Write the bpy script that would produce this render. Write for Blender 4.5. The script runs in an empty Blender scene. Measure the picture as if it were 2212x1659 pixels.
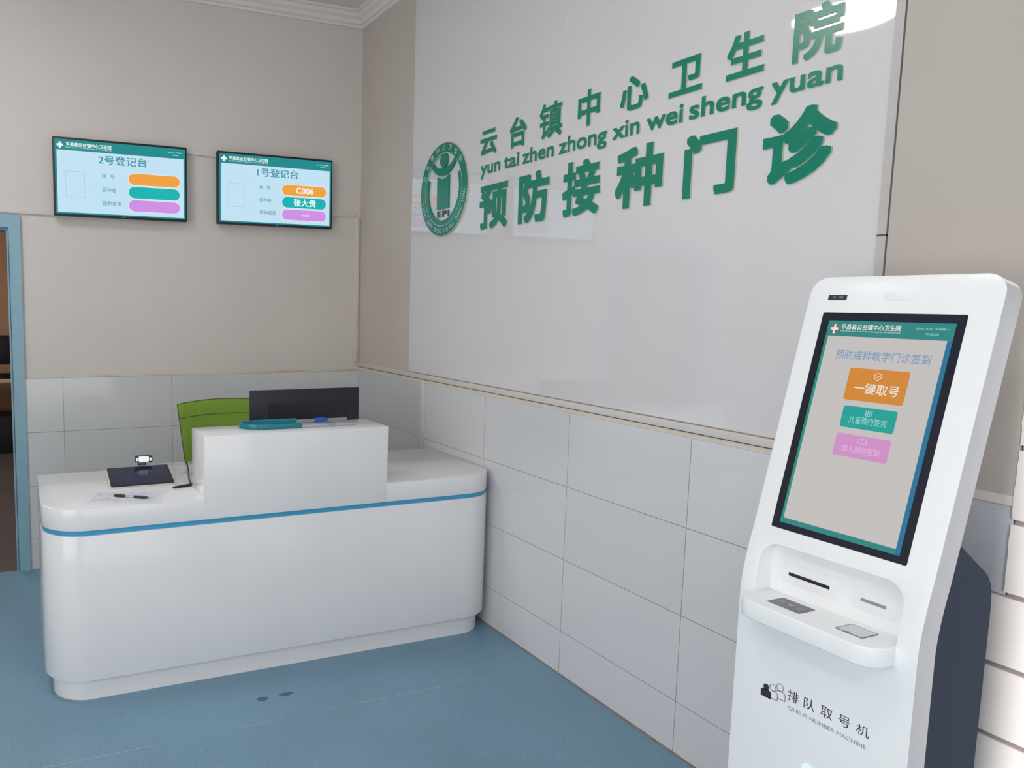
import bpy, bmesh, math, random
from mathutils import Vector, Matrix
random.seed(7)
D = bpy.data
SC = bpy.context.scene
COL = SC.collection
PI = math.pi

# ------------------------------------------------------------------ camera
cam_d = D.cameras.new('camera')
cam = D.objects.new('camera', cam_d)
COL.objects.link(cam)
SC.camera = cam
FPX, YAW, PITCH, ROLL = 1663.737, 0.3947, 0.107, -0.0119
cam_d.sensor_fit = 'HORIZONTAL'
cam_d.sensor_width = 36.0
cam_d.lens = FPX / 2212 * 36.0
cam_d.shift_x = (1106 - 731.16) / 2212
cam_d.shift_y = (831.8 - 829.5) / 2212
cam_d.clip_start = 0.02
fwd = Vector((math.sin(YAW) * math.cos(PITCH), math.cos(YAW) * math.cos(PITCH), -math.sin(PITCH)))
rt = Vector((math.cos(YAW), -math.sin(YAW), 0))
dn = fwd.cross(rt)
r2 = rt * math.cos(ROLL) + dn * math.sin(ROLL)
d2 = -rt * math.sin(ROLL) + dn * math.cos(ROLL)
M = Matrix((r2, -d2, -fwd)).transposed().to_4x4()
M.translation = Vector((-2.0193, -4.5185, 1.5066))
cam.matrix_world = M

# ------------------------------------------------------------------ view, world, sun, large lights
SC.view_settings.view_transform = 'Standard'
SC.view_settings.look = 'None'
SC.view_settings.exposure = 0.0
SC.view_settings.gamma = 1.0
SC.view_settings.use_curve_mapping = False
w = D.worlds.new('world')
SC.world = w
w.use_nodes = True
w.node_tree.nodes['Background'].inputs[0].default_value = (0.80, 0.90, 1.0, 1)
w.node_tree.nodes['Background'].inputs[1].default_value = 1.6

def light(name, kind, loc, rot, energy, color=(1, 1, 1), size=None):
    l = D.lights.new(name, kind)
    l.energy = energy
    l.color = color
    if kind == 'AREA':
        l.shape = 'RECTANGLE'
        l.size, l.size_y = size
    o = D.objects.new(name, l)
    COL.objects.link(o)
    o.location = loc
    o.rotation_euler = rot
    return o

# room: x -4.4 .. 0, y -7.6 .. 0, z 0 .. 3.26
XL, YF, ZC = -4.4, -7.6, 3.26
light('added_window_light', 'AREA', (XL - 0.06, -4.5, 1.45), (0, -PI / 2, 0), 61, (1.0, 0.975, 0.955), (2.3, 3.4))  # light of an unseen side window, added to brighten from the left
light('daylight_entrance', 'AREA', (-1.98, YF - 0.06, 1.3), (PI / 2, 0, 0), 32, (1.0, 0.975, 0.955), (2.5, 2.6))
sun = light('sun', 'SUN', (-6, -9, 6), (0, 0, 0), 3.9, (1.0, 0.97, 0.94))
sun.rotation_euler = Vector((0.60, 0.78, -0.21)).to_track_quat('-Z', 'Y').to_euler()
sun.data.angle = 0.01

# ------------------------------------------------------------------ materials
def lin(c):
    return c / 12.92 if c <= 0.04045 else ((c + 0.055) / 1.055) ** 2.4
def rgb(r, g, b):
    return (lin(r / 255), lin(g / 255), lin(b / 255), 1)

def mat(name, col, rough=0.5, metal=0.0, spec=0.5, noise=0.0, nscale=40, bump=0.0, bscale=200, emit=None, coat=0.0):
    m = D.materials.new(name)
    m.use_nodes = True
    nt = m.node_tree
    b = nt.nodes['Principled BSDF']
    b.inputs['Base Color'].default_value = col
    b.inputs['Roughness'].default_value = rough
    b.inputs['Metallic'].default_value = metal
    b.inputs['Specular IOR Level'].default_value = spec
    b.inputs['Coat Weight'].default_value = coat
    b.inputs['Coat Roughness'].default_value = 0.03
    if noise or bump:
        tc = nt.nodes.new('ShaderNodeTexCoord')
    if noise:
        n = nt.nodes.new('ShaderNodeTexNoise')
        n.inputs['Scale'].default_value = nscale
        n.inputs['Detail'].default_value = 4
        nt.links.new(tc.outputs['Object'], n.inputs['Vector'])
        mr = nt.nodes.new('ShaderNodeMapRange')
        mr.inputs['From Min'].default_value = 0.3
        mr.inputs['From Max'].default_value = 0.7
        mr.inputs['To Min'].default_value = 1 - noise
        mr.inputs['To Max'].default_value = 1 + noise
        nt.links.new(n.outputs['Fac'], mr.inputs['Value'])
        mx = nt.nodes.new('ShaderNodeMix')
        mx.data_type = 'RGBA'
        mx.blend_type = 'MULTIPLY'
        mx.inputs[0].default_value = 1
        mx.inputs[6].default_value = col
        nt.links.new(mr.outputs[0], mx.inputs[7])
        nt.links.new(mx.outputs[2], b.inputs['Base Color'])
    if bump:
        n2 = nt.nodes.new('ShaderNodeTexNoise')
        n2.inputs['Scale'].default_value = bscale
        n2.inputs['Detail'].default_value = 3
        nt.links.new(tc.outputs['Object'], n2.inputs['Vector'])
        bp = nt.nodes.new('ShaderNodeBump')
        bp.inputs['Strength'].default_value = bump
        bp.inputs['Distance'].default_value = 0.002
        nt.links.new(n2.outputs['Fac'], bp.inputs['Height'])
        nt.links.new(bp.outputs[0], b.inputs['Normal'])
    if emit:
        b.inputs['Emission Color'].default_value = col
        b.inputs['Emission Strength'].default_value = emit
    return m

def screen(name, col, k=1.0):
    """a lit display: emits its colour, glass-like gloss on top"""
    m = mat(name, (0.01, 0.01, 0.01, 1), 0.12, 0, 0.35)
    b = m.node_tree.nodes['Principled BSDF']
    b.inputs['Emission Color'].default_value = col
    b.inputs['Emission Strength'].default_value = k
    return m

def glass_mat(name, tint=(0.95, 0.97, 0.97, 1), rough=0.02, alpha=0.35):
    """thin clear plastic"""
    m = D.materials.new(name)
    m.use_nodes = True
    nt = m.node_tree
    b = nt.nodes['Principled BSDF']
    b.inputs['Base Color'].default_value = tint
    b.inputs['Roughness'].default_value = rough
    b.inputs['Alpha'].default_value = alpha
    b.inputs['Coat Weight'].default_value = 0.5
    return m

def tile_mat(name, col, axis, off_u, off_v, grout, mortar=0.0012, rough=0.07, var=0.02, bw=0.6, rh=0.3):
    m = mat(name, col, rough)
    nt = m.node_tree
    b = nt.nodes['Principled BSDF']
    g = nt.nodes.new('ShaderNodeNewGeometry')
    sep = nt.nodes.new('ShaderNodeSeparateXYZ')
    nt.links.new(g.outputs['Position'], sep.inputs[0])
    def add(sock, v):
        a = nt.nodes.new('ShaderNodeMath')
        a.operation = 'ADD'
        nt.links.new(sock, a.inputs[0])
        a.inputs[1].default_value = v
        return a.outputs[0]
    comb = nt.nodes.new('ShaderNodeCombineXYZ')
    nt.links.new(add(sep.outputs[axis], off_u), comb.inputs[0])
    nt.links.new(add(sep.outputs[2], off_v), comb.inputs[1])
    br = nt.nodes.new('ShaderNodeTexBrick')
    br.offset = 0.0
    br.squash = 1.0
    br.inputs['Scale'].default_value = 1.0
    br.inputs['Brick Width'].default_value = bw
    br.inputs['Row Height'].default_value = rh
    br.inputs['Mortar Size'].default_value = mortar
    br.inputs['Mortar Smooth'].default_value = 0.1
    br.inputs['Bias'].default_value = 0
    br.inputs['Color1'].default_value = tuple(c * (1 - var) for c in col[:3]) + (1,)
    br.inputs['Color2'].default_value = tuple(c * (1 + var) for c in col[:3]) + (1,)
    br.inputs['Mortar'].default_value = grout
    nt.links.new(comb.outputs[0], br.inputs['Vector'])
    nt.links.new(br.outputs['Color'], b.inputs['Base Color'])
    mr = nt.nodes.new('ShaderNodeMapRange')
    mr.inputs['To Min'].default_value = rough
    mr.inputs['To Max'].default_value = 0.8
    nt.links.new(br.outputs['Fac'], mr.inputs['Value'])
    nt.links.new(mr.outputs[0], b.inputs['Roughness'])
    bp = nt.nodes.new('ShaderNodeBump')
    bp.invert = True
    bp.inputs['Strength'].default_value = 0.6
    bp.inputs['Distance'].default_value = 0.001
    nt.links.new(br.outputs['Fac'], bp.inputs['Height'])
    nt.links.new(bp.outputs[0], b.inputs['Normal'])
    return m

def plaster_mat(name, col, stain_z=None):
    m = mat(name, col, 0.75, 0, 0.3, 0.03, 1.6, 0.12, 90)
    if stain_z is not None:   # rusty, dirty line where the tiles end
        nt = m.node_tree
        b = nt.nodes['Principled BSDF']
        src = b.inputs['Base Color'].links[0].from_socket
        g = nt.nodes.new('ShaderNodeNewGeometry')
        sep = nt.nodes.new('ShaderNodeSeparateXYZ')
        nt.links.new(g.outputs['Position'], sep.inputs[0])
        n = nt.nodes.new('ShaderNodeTexNoise')
        n.inputs['Scale'].default_value = 3.3
        n.inputs['Detail'].default_value = 5
        nt.links.new(g.outputs['Position'], n.inputs['Vector'])
        band = nt.nodes.new('ShaderNodeMapRange')
        band.inputs['From Min'].default_value = stain_z
        band.inputs['From Max'].default_value = stain_z + 0.016
        band.inputs['To Min'].default_value = 1
        band.inputs['To Max'].default_value = 0
        nt.links.new(sep.outputs[2], band.inputs['Value'])
        th = nt.nodes.new('ShaderNodeMapRange')
        th.inputs['From Min'].default_value = 0.48
        th.inputs['From Max'].default_value = 0.62
        nt.links.new(n.outputs['Fac'], th.inputs['Value'])
        mul = nt.nodes.new('ShaderNodeMath')
        mul.operation = 'MULTIPLY'
        nt.links.new(band.outputs[0], mul.inputs[0])
        nt.links.new(th.outputs[0], mul.inputs[1])
        mx = nt.nodes.new('ShaderNodeMix')
        mx.data_type = 'RGBA'
        nt.links.new(mul.outputs[0], mx.inputs[0])
        nt.links.new(src, mx.inputs[6])
        mx.inputs[7].default_value = rgb(205, 165, 135)
        nt.links.new(mx.outputs[2], b.inputs['Base Color'])
    return m

def floor_mat():
    m = mat('blue_vinyl', rgb(117, 153, 175), 0.38, 0, 0.4)
    nt = m.node_tree
    b = nt.nodes['Principled BSDF']
    tc = nt.nodes.new('ShaderNodeTexCoord')
    def noise(scale, lo, hi, a, bb, detail=2):
        n = nt.nodes.new('ShaderNodeTexNoise')
        n.inputs['Scale'].default_value = scale
        n.inputs['Detail'].default_value = detail
        nt.links.new(tc.outputs['Object'], n.inputs['Vector'])
        r = nt.nodes.new('ShaderNodeMapRange')
        r.inputs['From Min'].default_value = lo
        r.inputs['From Max'].default_value = hi
        r.inputs['To Min'].default_value = a
        r.inputs['To Max'].default_value = bb
        nt.links.new(n.outputs['Fac'], r.inputs['Value'])
        return r.outputs[0]
    fine = noise(330, 0.35, 0.65, 0.72, 1.28)
    broad = noise(1.7, 0.3, 0.7, 0.93, 1.07, 4)
    mu = nt.nodes.new('ShaderNodeMath')
    mu.operation = 'MULTIPLY'
    nt.links.new(fine, mu.inputs[0])
    nt.links.new(broad, mu.inputs[1])
    mx = nt.nodes.new('ShaderNodeMix')
    mx.data_type = 'RGBA'
    mx.blend_type = 'MULTIPLY'
    mx.inputs[0].default_value = 1
    mx.inputs[6].default_value = rgb(117, 153, 175)
    nt.links.new(mu.outputs[0], mx.inputs[7])
    dark = noise(420, 0.66, 0.70, 0, 0.7, 1)
    m2 = nt.nodes.new('ShaderNodeMix')
    m2.data_type = 'RGBA'
    nt.links.new(dark, m2.inputs[0])
    nt.links.new(mx.outputs[2], m2.inputs[6])
    m2.inputs[7].default_value = rgb(60, 80, 95)
    nt.links.new(m2.outputs[2], b.inputs['Base Color'])
    return m

M_PLASTER = plaster_mat('cream_plaster', rgb(216, 209, 203))
M_PLASTER_B = plaster_mat('cream_plaster_back', rgb(216, 209, 203), 1.0722)
M_CEIL = plaster_mat('ceiling_paint', rgb(230, 224, 220))
M_TILE_R = tile_mat('wall_tiles_right', rgb(217, 218, 221), 1, 1.4798 + 6.0, -0.1818 + 0.3, rgb(134, 134, 137))
M_TILE_B = tile_mat('wall_tiles_back', rgb(210, 211, 212), 0, 0.597 + 6.0, -0.1724 + 0.3, rgb(130, 130, 132))
M_FLOOR = floor_mat()
M_FLOOR2 = mat('dark_floor', rgb(96, 92, 94), 0.4, noise=0.1, nscale=200)
M_TAN = plaster_mat('tan_plaster', rgb(190, 158, 132))
M_BLUEPAINT = mat('blue_door_paint', rgb(140, 178, 194), 0.4, noise=0.04, nscale=25)
M_BLUEDARK = mat('door_seal', rgb(64, 96, 112), 0.6, noise=0.05)
M_WHITE_LAM = mat('white_laminate', rgb(233, 233, 235), 0.14, noise=0.012, nscale=3)
M_STRIPE = mat('blue_stripe', rgb(66, 158, 200), 0.35, noise=0.03, nscale=8)
M_BOARD = mat('glossy_board', rgb(222, 220, 222), 0.03, noise=0.01, nscale=2, coat=0.7)
M_SEAM = mat('joint_grey', rgb(150, 150, 154), 0.6, noise=0.03)
M_GAP_SHADOW = mat('dark_joint_and_shadow', rgb(96, 84, 82), 0.8, noise=0.1)  # open joints, and the painted shadow under the trunking
M_TRUNK = mat('trunking_pvc', rgb(216, 210, 206), 0.4, noise=0.02, nscale=6)
M_GREEN = mat('green_acrylic', rgb(0, 130, 106), 0.22, noise=0.03, nscale=9)
M_CREAM = mat('cream_edge', rgb(206, 208, 180), 0.5, noise=0.02)
M_DKGREY = mat('dark_grey_acrylic', rgb(58, 84, 84), 0.3, noise=0.03)
M_LOGOTXT = mat('logo_lettering', rgb(186, 214, 206), 0.4, noise=0.02)
M_BLACK = mat('black_plastic', rgb(24, 26, 34), 0.3, noise=0.05, nscale=30)
M_BLACKM = mat('matte_black', rgb(26, 30, 42), 0.5, noise=0.06, nscale=60, bump=0.05)
M_KWHITE = mat('kiosk_white', rgb(246, 248, 250), 0.28, noise=0.008, nscale=5)
M_KSIDE_SHADE = mat('kiosk_side_shade', rgb(188, 190, 197), 0.45, noise=0.01)  # side of the white shell, greyed to paint in its shade
M_NAVY = mat('kiosk_navy', rgb(42, 53, 72), 0.65, spec=0.15, noise=0.06, nscale=300)
M_BEZEL = mat('bezel_glass', rgb(34, 36, 50), 0.08, noise=0.02)
M_SLOT = mat('slot_black', rgb(34, 30, 44), 0.5, noise=0.05)
M_SLOTG = mat('slot_grey', rgb(150, 152, 160), 0.5, noise=0.05)
M_READER = mat('card_reader_grey', rgb(96, 94, 108), 0.3, noise=0.03)
M_RGREY = mat('reader_print', rgb(176, 176, 184), 0.4, noise=0.02)
M_SCANGL = mat('scanner_glass', rgb(206, 210, 222), 0.08, noise=0.02)
M_PRINT = mat('printed_ink', rgb(48, 44, 66), 0.5, noise=0.04)
M_PRINTG = mat('printed_grey_ink', rgb(150, 150, 166), 0.5, noise=0.04)
M_CHAIR = mat('green_mesh_fabric', rgb(124, 158, 54), 0.8, noise=0.08, nscale=500, bump=0.3, bscale=900)
M_CHAIRD = mat('dark_green_piping', rgb(62, 84, 28), 0.8, noise=0.08)
M_CHROME = mat('chrome', rgb(200, 200, 204), 0.2, 1.0, noise=0.02)
M_SILVER = mat('silver_plastic', rgb(204, 206, 206), 0.3, 0.2, noise=0.02)
M_GLASSBLK = mat('tablet_glass', rgb(20, 22, 34), 0.06, noise=0.02)
M_ACR = glass_mat('clear_acrylic', (0.85, 0.88, 0.92, 1), 0.03, 0.22)
M_PAPER = mat('paper', rgb(222, 224, 236), 0.8, noise=0.01, nscale=20)
M_INK = mat('paper_ink', rgb(110, 112, 130), 0.8, noise=0.05)
M_TEAL = mat('teal_plastic', rgb(10, 124, 140), 0.25, noise=0.04, nscale=30)
M_BLUECLIP = mat('blue_clip', rgb(22, 92, 190), 0.35, noise=0.05)
M_CLEARARM = glass_mat('clear_plastic_arm', (0.55, 0.57, 0.60, 1), 0.08, 0.4)
M_WTILE = mat('white_glazed_tile', rgb(246, 240, 236), 0.35, noise=0.02, nscale=12)
M_MORTAR = mat('tile_mortar', rgb(150, 136, 138), 0.9, noise=0.12, nscale=60, bump=0.5)
M_WOOD = mat('pale_desk', rgb(214, 196, 180), 0.5, noise=0.04)
M_FRAME = mat('white_window_frame', rgb(230, 232, 232), 0.4, noise=0.02)
M_LAMP = screen('lamp_diffuser', (1.0, 0.98, 0.95, 1), 21)
M_LAMP_FILL = screen('fill_lamp_diffuser', (1.0, 0.98, 0.95, 1), 14)  # glow of the added fill lamp
M_WHITEP = mat('white_plastic', rgb(236, 236, 236), 0.4, noise=0.02)

S_TEAL = screen('screen_teal', rgb(12, 136, 138))
S_PAGE = screen('screen_page', rgb(192, 224, 242))
S_EDGE = screen('screen_border', rgb(20, 134, 128))
S_ORANGE = screen('screen_orange', rgb(240, 160, 58))
S_GREEN = screen('screen_green', rgb(0, 178, 176))
S_PINK = screen('screen_pink', rgb(206, 142, 228))
S_TXT = screen('screen_teal_text', rgb(40, 140, 150))
S_WHITE = screen('screen_white', rgb(236, 246, 246))
S_RED = screen('screen_red', rgb(170, 60, 70))
S_LINE = screen('screen_grey_line', rgb(150, 170, 176))
K_PAGE = screen('kiosk_page', rgb(200, 196, 193), 0.93)
K_TEAL = screen('kiosk_teal', rgb(44, 132, 128))
K_EDGE = screen('kiosk_border', rgb(34, 140, 120))
K_BLUE = screen('kiosk_blue_edge', rgb(36, 112, 152))
K_ORANGE = screen('kiosk_orange', rgb(208, 134, 52))
K_GREEN = screen('kiosk_green', rgb(30, 158, 150))
K_PINK = screen('kiosk_pink', rgb(204, 142, 196))
K_TXT = screen('kiosk_blue_text', rgb(112, 148, 190))
K_WHITE = screen('kiosk_white_text', rgb(232, 224, 216))
K_PTXT = screen('kiosk_pale_text', rgb(226, 180, 220))
K_GTXT = screen('kiosk_mint_text', rgb(170, 220, 214))
K_LED = screen('blue_indicator', rgb(196, 216, 255), 1.3)
S_TAB = screen('tablet_display', rgb(22, 32, 66), 0.7)
S_LENS = screen('webcam_light', rgb(240, 240, 246), 1.0)

# ------------------------------------------------------------------ object helpers
def link(name, me, m, parent=None, origin=None):
    o = D.objects.new(name, me)
    COL.objects.link(o)
    for x in (m if isinstance(m, (list, tuple)) else [m]):
        me.materials.append(x)
    if parent is not None:
        base = parent
        while base.parent is not None:
            base = base.parent
        me.transform(Matrix.Translation(-base.location))
        o.parent = parent
    elif origin is not None:
        me.transform(Matrix.Translation(-Vector(origin)))
        o.location = origin
    return o

def obj(name, bm, m, parent=None, origin=None, smooth=False, bevel=0.0, seg=2):
    bmesh.ops.recalc_face_normals(bm, faces=bm.faces)
    if bevel:
        es = [e for e in bm.edges if len(e.link_faces) == 2 and e.calc_face_angle(0) > 0.6]
        bmesh.ops.bevel(bm, geom=es, offset=bevel, segments=seg, affect='EDGES', profile=0.5, clamp_overlap=True)
    me = D.meshes.new(name)
    bm.to_mesh(me)
    bm.free()
    if smooth or bevel:
        for p in me.polygons:
            p.use_smooth = True
        try:
            me.set_sharp_from_angle(angle=math.radians(35))
        except Exception:
            pass
    return link(name, me, m, parent, origin)

def empty(name, label, cat, loc, group=None):
    o = D.objects.new(name, None)
    o.empty_display_size = 0.05
    COL.objects.link(o)
    o.location = loc
    o['label'] = label
    o['category'] = cat
    if group:
        o['group'] = group
    return o

def tag(o, label, cat, group=None):
    o['label'] = label
    o['category'] = cat
    if group:
        o['group'] = group
    return o

def struct(o):
    o['kind'] = 'structure'
    return o

def box(bm, x0, x1, y0, y1, z0, z1, mtx=None):
    vs = [Vector((x, y, z)) for x in (x0, x1) for y in (y0, y1) for z in (z0, z1)]
    if mtx is not None:
        vs = [mtx @ v for v in vs]
    v = [bm.verts.new(p) for p in vs]
    for f in ((0, 1, 3, 2), (4, 6, 7, 5), (0, 4, 5, 1), (2, 3, 7, 6), (0, 2, 6, 4), (1, 5, 7, 3)):
        bm.faces.new([v[i] for i in f])
    return bm

def B(*a, **k):
    return box(bmesh.new(), *a, **k)

def prism(bm, pts, f0, f1):
    """pts: list of 2D; f0(u,v), f1(u,v) -> 3D points of the two caps"""
    a = [bm.verts.new(f0(*p)) for p in pts]
    b = [bm.verts.new(f1(*p)) for p in pts]
    n = len(pts)
    bm.faces.new(a)
    bm.faces.new(list(reversed(b)))
    for i in range(n):
        bm.faces.new((a[i], b[i], b[(i + 1) % n], a[(i + 1) % n]))
    return bm

def vprism(bm, pts, z0, z1):
    return prism(bm, pts, lambda x, y: (x, y, z0), lambda x, y: (x, y, z1))

def rrect(x0, x1, y0, y1, r, n=8, corners=(1, 1, 1, 1)):
    """counter-clockwise rounded rectangle; corners = (x0y0, x1y0, x1y1, x0y1)"""
    out = []
    for (cx, cy, a0, on) in ((x0 + r, y0 + r, PI, corners[0]), (x1 - r, y0 + r, 1.5 * PI, corners[1]),
                             (x1 - r, y1 - r, 0, corners[2]), (x0 + r, y1 - r, 0.5 * PI, corners[3])):
        if on:
            for i in range(n + 1):
                a = a0 + 0.5 * PI * i / n
                out.append((cx + r * math.cos(a), cy + r * math.sin(a)))
        else:
            a = a0 + 0.25 * PI
            out.append((cx + math.copysign(r, math.cos(a)), cy + math.copysign(r, math.sin(a))))
    return out

def cyl(bm, p0, p1, r0, r1=None, n=16):
    p0, p1 = Vector(p0), Vector(p1)
    r1 = r0 if r1 is None else r1
    d = (p1 - p0).normalized()
    q = d.to_track_quat('Z', 'Y').to_matrix()
    a = [bm.verts.new(p0 + q @ Vector((r0 * math.cos(2 * PI * i / n), r0 * math.sin(2 * PI * i / n), 0))) for i in range(n)]
    b = [bm.verts.new(p1 + q @ Vector((r1 * math.cos(2 * PI * i / n), r1 * math.sin(2 * PI * i / n), 0))) for i in range(n)]
    bm.faces.new(list(reversed(a)))
    bm.faces.new(b)
    for i in range(n):
        bm.faces.new((a[i], a[(i + 1) % n], b[(i + 1) % n], b[i]))
    return bm

def tube(bm, pts, r, n=10):
    pts = [Vector(p) for p in pts]
    rings = []
    for i, p in enumerate(pts):
        t = (pts[min(i + 1, len(pts) - 1)] - pts[max(i - 1, 0)]).normalized()
        q = t.to_track_quat('Z', 'Y').to_matrix()
        rings.append([bm.verts.new(p + q @ Vector((r * math.cos(2 * PI * k / n), r * math.sin(2 * PI * k / n), 0))) for k in range(n)])
    for a, b in zip(rings, rings[1:]):
        best = min(range(n), key=lambda s: (a[0].co - b[s].co).length)
        for k in range(n):
            bm.faces.new((a[k], a[(k + 1) % n], b[(k + 1 + best) % n], b[(k + best) % n]))
    bm.faces.new(list(reversed(rings[0])))
    bm.faces.new(rings[-1])
    return bm

def smooth_path(ctrl, n=8):
    P_ = [Vector(p) for p in ctrl]
    P_ = [P_[0]] + P_ + [P_[-1]]
    out = []
    for i in range(1, len(P_) - 2):
        for k in range(n):
            t = k / n
            a, b, c, d = P_[i - 1], P_[i], P_[i + 1], P_[i + 2]
            out.append(0.5 * ((2 * b) + (c - a) * t + (2 * a - 5 * b + 4 * c - d) * t * t + (3 * b - a - 3 * c + d) * t ** 3))
    out.append(P_[-2])
    return out

# a plane in the room: origin, u axis, v axis, normal
class Plane:
    def __init__(self, O, U, V, N):
        self.O, self.U, self.V, self.N = Vector(O), Vector(U).normalized(), Vector(V).normalized(), Vector(N).normalized()
    def at(self, u, v, n=0.0):
        return self.O + self.U * u + self.V * v + self.N * n

def plate(bm, pl, pts, n0, n1):
    return prism(bm, pts, lambda u, v: pl.at(u, v, n0), lambda u, v: pl.at(u, v, n1))

def text_data(body, bold=0.0, extrude=0.0, spacing=1.0):
    c = D.curves.new('txt', 'FONT')
    c.body = body
    c.offset = bold
    c.extrude = extrude
    c.space_character = spacing
    c.resolution_u = 4
    o = D.objects.new('txt', c)
    COL.objects.link(o)
    dg = bpy.context.evaluated_depsgraph_get()
    dg.update()
    me = D.meshes.new_from_object(o.evaluated_get(dg))
    D.objects.remove(o)
    D.curves.remove(c)
    return me

def thicken(me, r):
    """heavier strokes: the glyph united with copies of itself shifted by r"""
    bm = bmesh.new()
    bm.from_mesh(me)
    src = bm.copy()
    src.verts.index_update()
    st = 8 if r > 0.03 else (4 if r > 0.02 else 2)
    q = [-1 + 2 * i / st for i in range(st + 1)]
    sh_ = [(a, b) for a in q for b in q if max(abs(a), abs(b)) > 0.99]
    if st > 2:
        sh_ += [(a * 0.5, b * 0.5) for a in (-1, 0, 1) for b in (-1, 0, 1) if a or b]
    sh_ = [(a * r * (1 + 0.0011 * k), b * r * (1 + 0.0013 * ((k * 7) % 23))) for k, (a, b) in enumerate(sh_)]
    for j, (dx, dy) in enumerate(sh_):
        mp = [bm.verts.new((v.co.x + dx, v.co.y + dy, v.co.z + (j + 1) * 1e-3 * (1 if v.co.z > -0.1 else 0))) for v in src.verts]
        for f in src.faces:
            bm.faces.new([mp[v.index] for v in f.verts])
    bm.to_mesh(me)
    bm.free()
    src.free()
    for p in me.polygons:
        p.use_smooth = False
    me.update()

def text_on(name, body, pl, u0, u1, v0, v1, m, parent, n0=0.0, depth=0.0, bold=0.0, spacing=1.0, keep=False, side=None, shear=0.0):
    """lettering fitted to the rectangle u0..u1 x v0..v1 of plane pl"""
    me = text_data(body, 0.0 if bold > 0 else bold, 0.5 if depth else 0.0, spacing)
    if bold > 0:
        thicken(me, bold)
    xs = [v.co.x for v in me.vertices]
    ys = [v.co.y for v in me.vertices]
    x0, x1, y0, y1 = min(xs), max(xs), min(ys), max(ys)
    sx = (u1 - u0) / (x1 - x0)
    sy = (v1 - v0) / (y1 - y0)
    uc, vc = u0, v0
    if keep:
        s = min(sx, sy)
        uc = (u0 + u1) / 2 - s * (x1 - x0) / 2
        vc = (v0 + v1) / 2 - s * (y1 - y0) / 2
        sx = sy = s
    if side is not None:
        for p in me.polygons:
            p.material_index = 0 if p.normal.z > 0.5 else 1
    for v in me.vertices:
        n = n0 + (v.co.z + 0.5) * depth if depth else n0 + v.co.z * 0.008
        v.co = pl.at(uc + (v.co.x - x0) * sx, vc + (v.co.y - y0) * sy, n)
    me.name = name
    if pl.U.cross(pl.V).dot(pl.N) < 0:
        me.flip_normals()
    return link(name, me, [m, side] if side is not None else m, parent)

# ================================================================== THE ROOM
def wall_with_hole(plane_axis, c0, c1, a0, a1, z0, z1, holes):
    """wall slab; holes: list of (h0,h1,hz0,hz1) along the wall"""
    bm = bmesh.new()
    def slab(u0, u1, v0, v1):
        if u1 - u0 < 1e-4 or v1 - v0 < 1e-4:
            return
        if plane_axis == 'y':
            box(bm, u0, u1, c0, c1, v0, v1)
        else:
            box(bm, c0, c1, u0, u1, v0, v1)
    u = a0
    for (h0, h1, hz0, hz1) in sorted(holes):
        slab(u, h0, z0, z1)
        slab(h0, h1, z0, hz0)
        slab(h0, h1, hz1, z1)
        u = h1
    slab(u, a1, z0, z1)
    return bm

struct(obj('floor', B(XL - 0.2, 0.2, YF - 0.2, 0.0, -0.1, 0.0), M_FLOOR))
struct(obj('ceiling', B(XL - 0.2, 0.2, YF - 0.2, 0.2, ZC, ZC + 0.12), M_CEIL))
DX0, DX1, DZ = -2.94, -2.05, 1.88           # doorway in the back wall
wb = struct(obj('wall_back', wall_with_hole('y', 0.0, 0.14, XL - 0.2, 0.2, 0, ZC, [(DX0, DX1, 0, DZ)]), M_PLASTER_B))
# tiled dado of the back wall, 8 mm thick
bm = bmesh.new()
box(bm, -1.992, -0.008, -0.008, 0.0, 0, 1.0716)
box(bm, XL, -2.999, -0.008, 0.0, 0, 1.0716)
struct(obj('trim_1', bm, M_TILE_B))
# right wall: plaster above, tiles below
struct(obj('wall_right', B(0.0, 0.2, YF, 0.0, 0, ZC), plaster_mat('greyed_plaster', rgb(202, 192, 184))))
struct(obj('trim_2', B(-0.008, 0.0, -3.40, -0.879, 0, 1.0812), M_TILE_R))
struct(obj('trim_17', B(-0.008, 0.0, -0.8789, -0.0, 0, 1.0812), tile_mat('wall_tiles_corner', rgb(206, 208, 210), 1, 6.0, -0.1818 + 0.3, rgb(140, 140, 142), mortar=0.0011, bw=60.0)))
# shallow pier at the right end of the sign wall, with an open joint beside it
bm = bmesh.new()
box(bm, -0.014, 0.0, -3.563, -3.246, 1.097, ZC)
struct(obj('trim_3', bm, plaster_mat('pier_plaster', rgb(192, 184, 177))))
bm = bmesh.new()
box(bm, -0.0015, 0.0, -3.246, -3.238, 1.097, ZC)
struct(obj('trim_4', bm, M_GAP_SHADOW))
bm = bmesh.new()
box(bm, -0.009, 0.0, -3.238, -3.2155, 1.135, 3.16)
struct(obj('trim_5', bm, mat('grey_tile_strip', rgb(196, 192, 190), 0.35, noise=0.03)))
struct(obj('trim_6', B(-0.0098, 0.0, -3.238, -3.2155, 1.688, 1.6925), M_GAP_SHADOW))
struct(obj('trim_7', B(-0.010, 0.0, -3.563, -3.40, 0.86, 1.079), mat('grey_dado', rgb(202, 204, 212), 0.3, noise=0.03)))
# left and front walls with the openings that let the daylight in
WL = (-6.2, -2.8, 0.3, 2.6)  # opening of the unseen window, added for light from the left
struct(obj('wall_left', wall_with_hole('x', XL - 0.2, XL, YF - 0.2, 0.0, 0, ZC, [WL]), M_PLASTER))
FX0, FX1 = -3.26, -0.70
struct(obj('wall_front', wall_with_hole('y', YF - 0.2, YF, XL, 0.2, 0, ZC, [(FX0, FX1, 0, 2.62)]), M_PLASTER))

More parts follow.
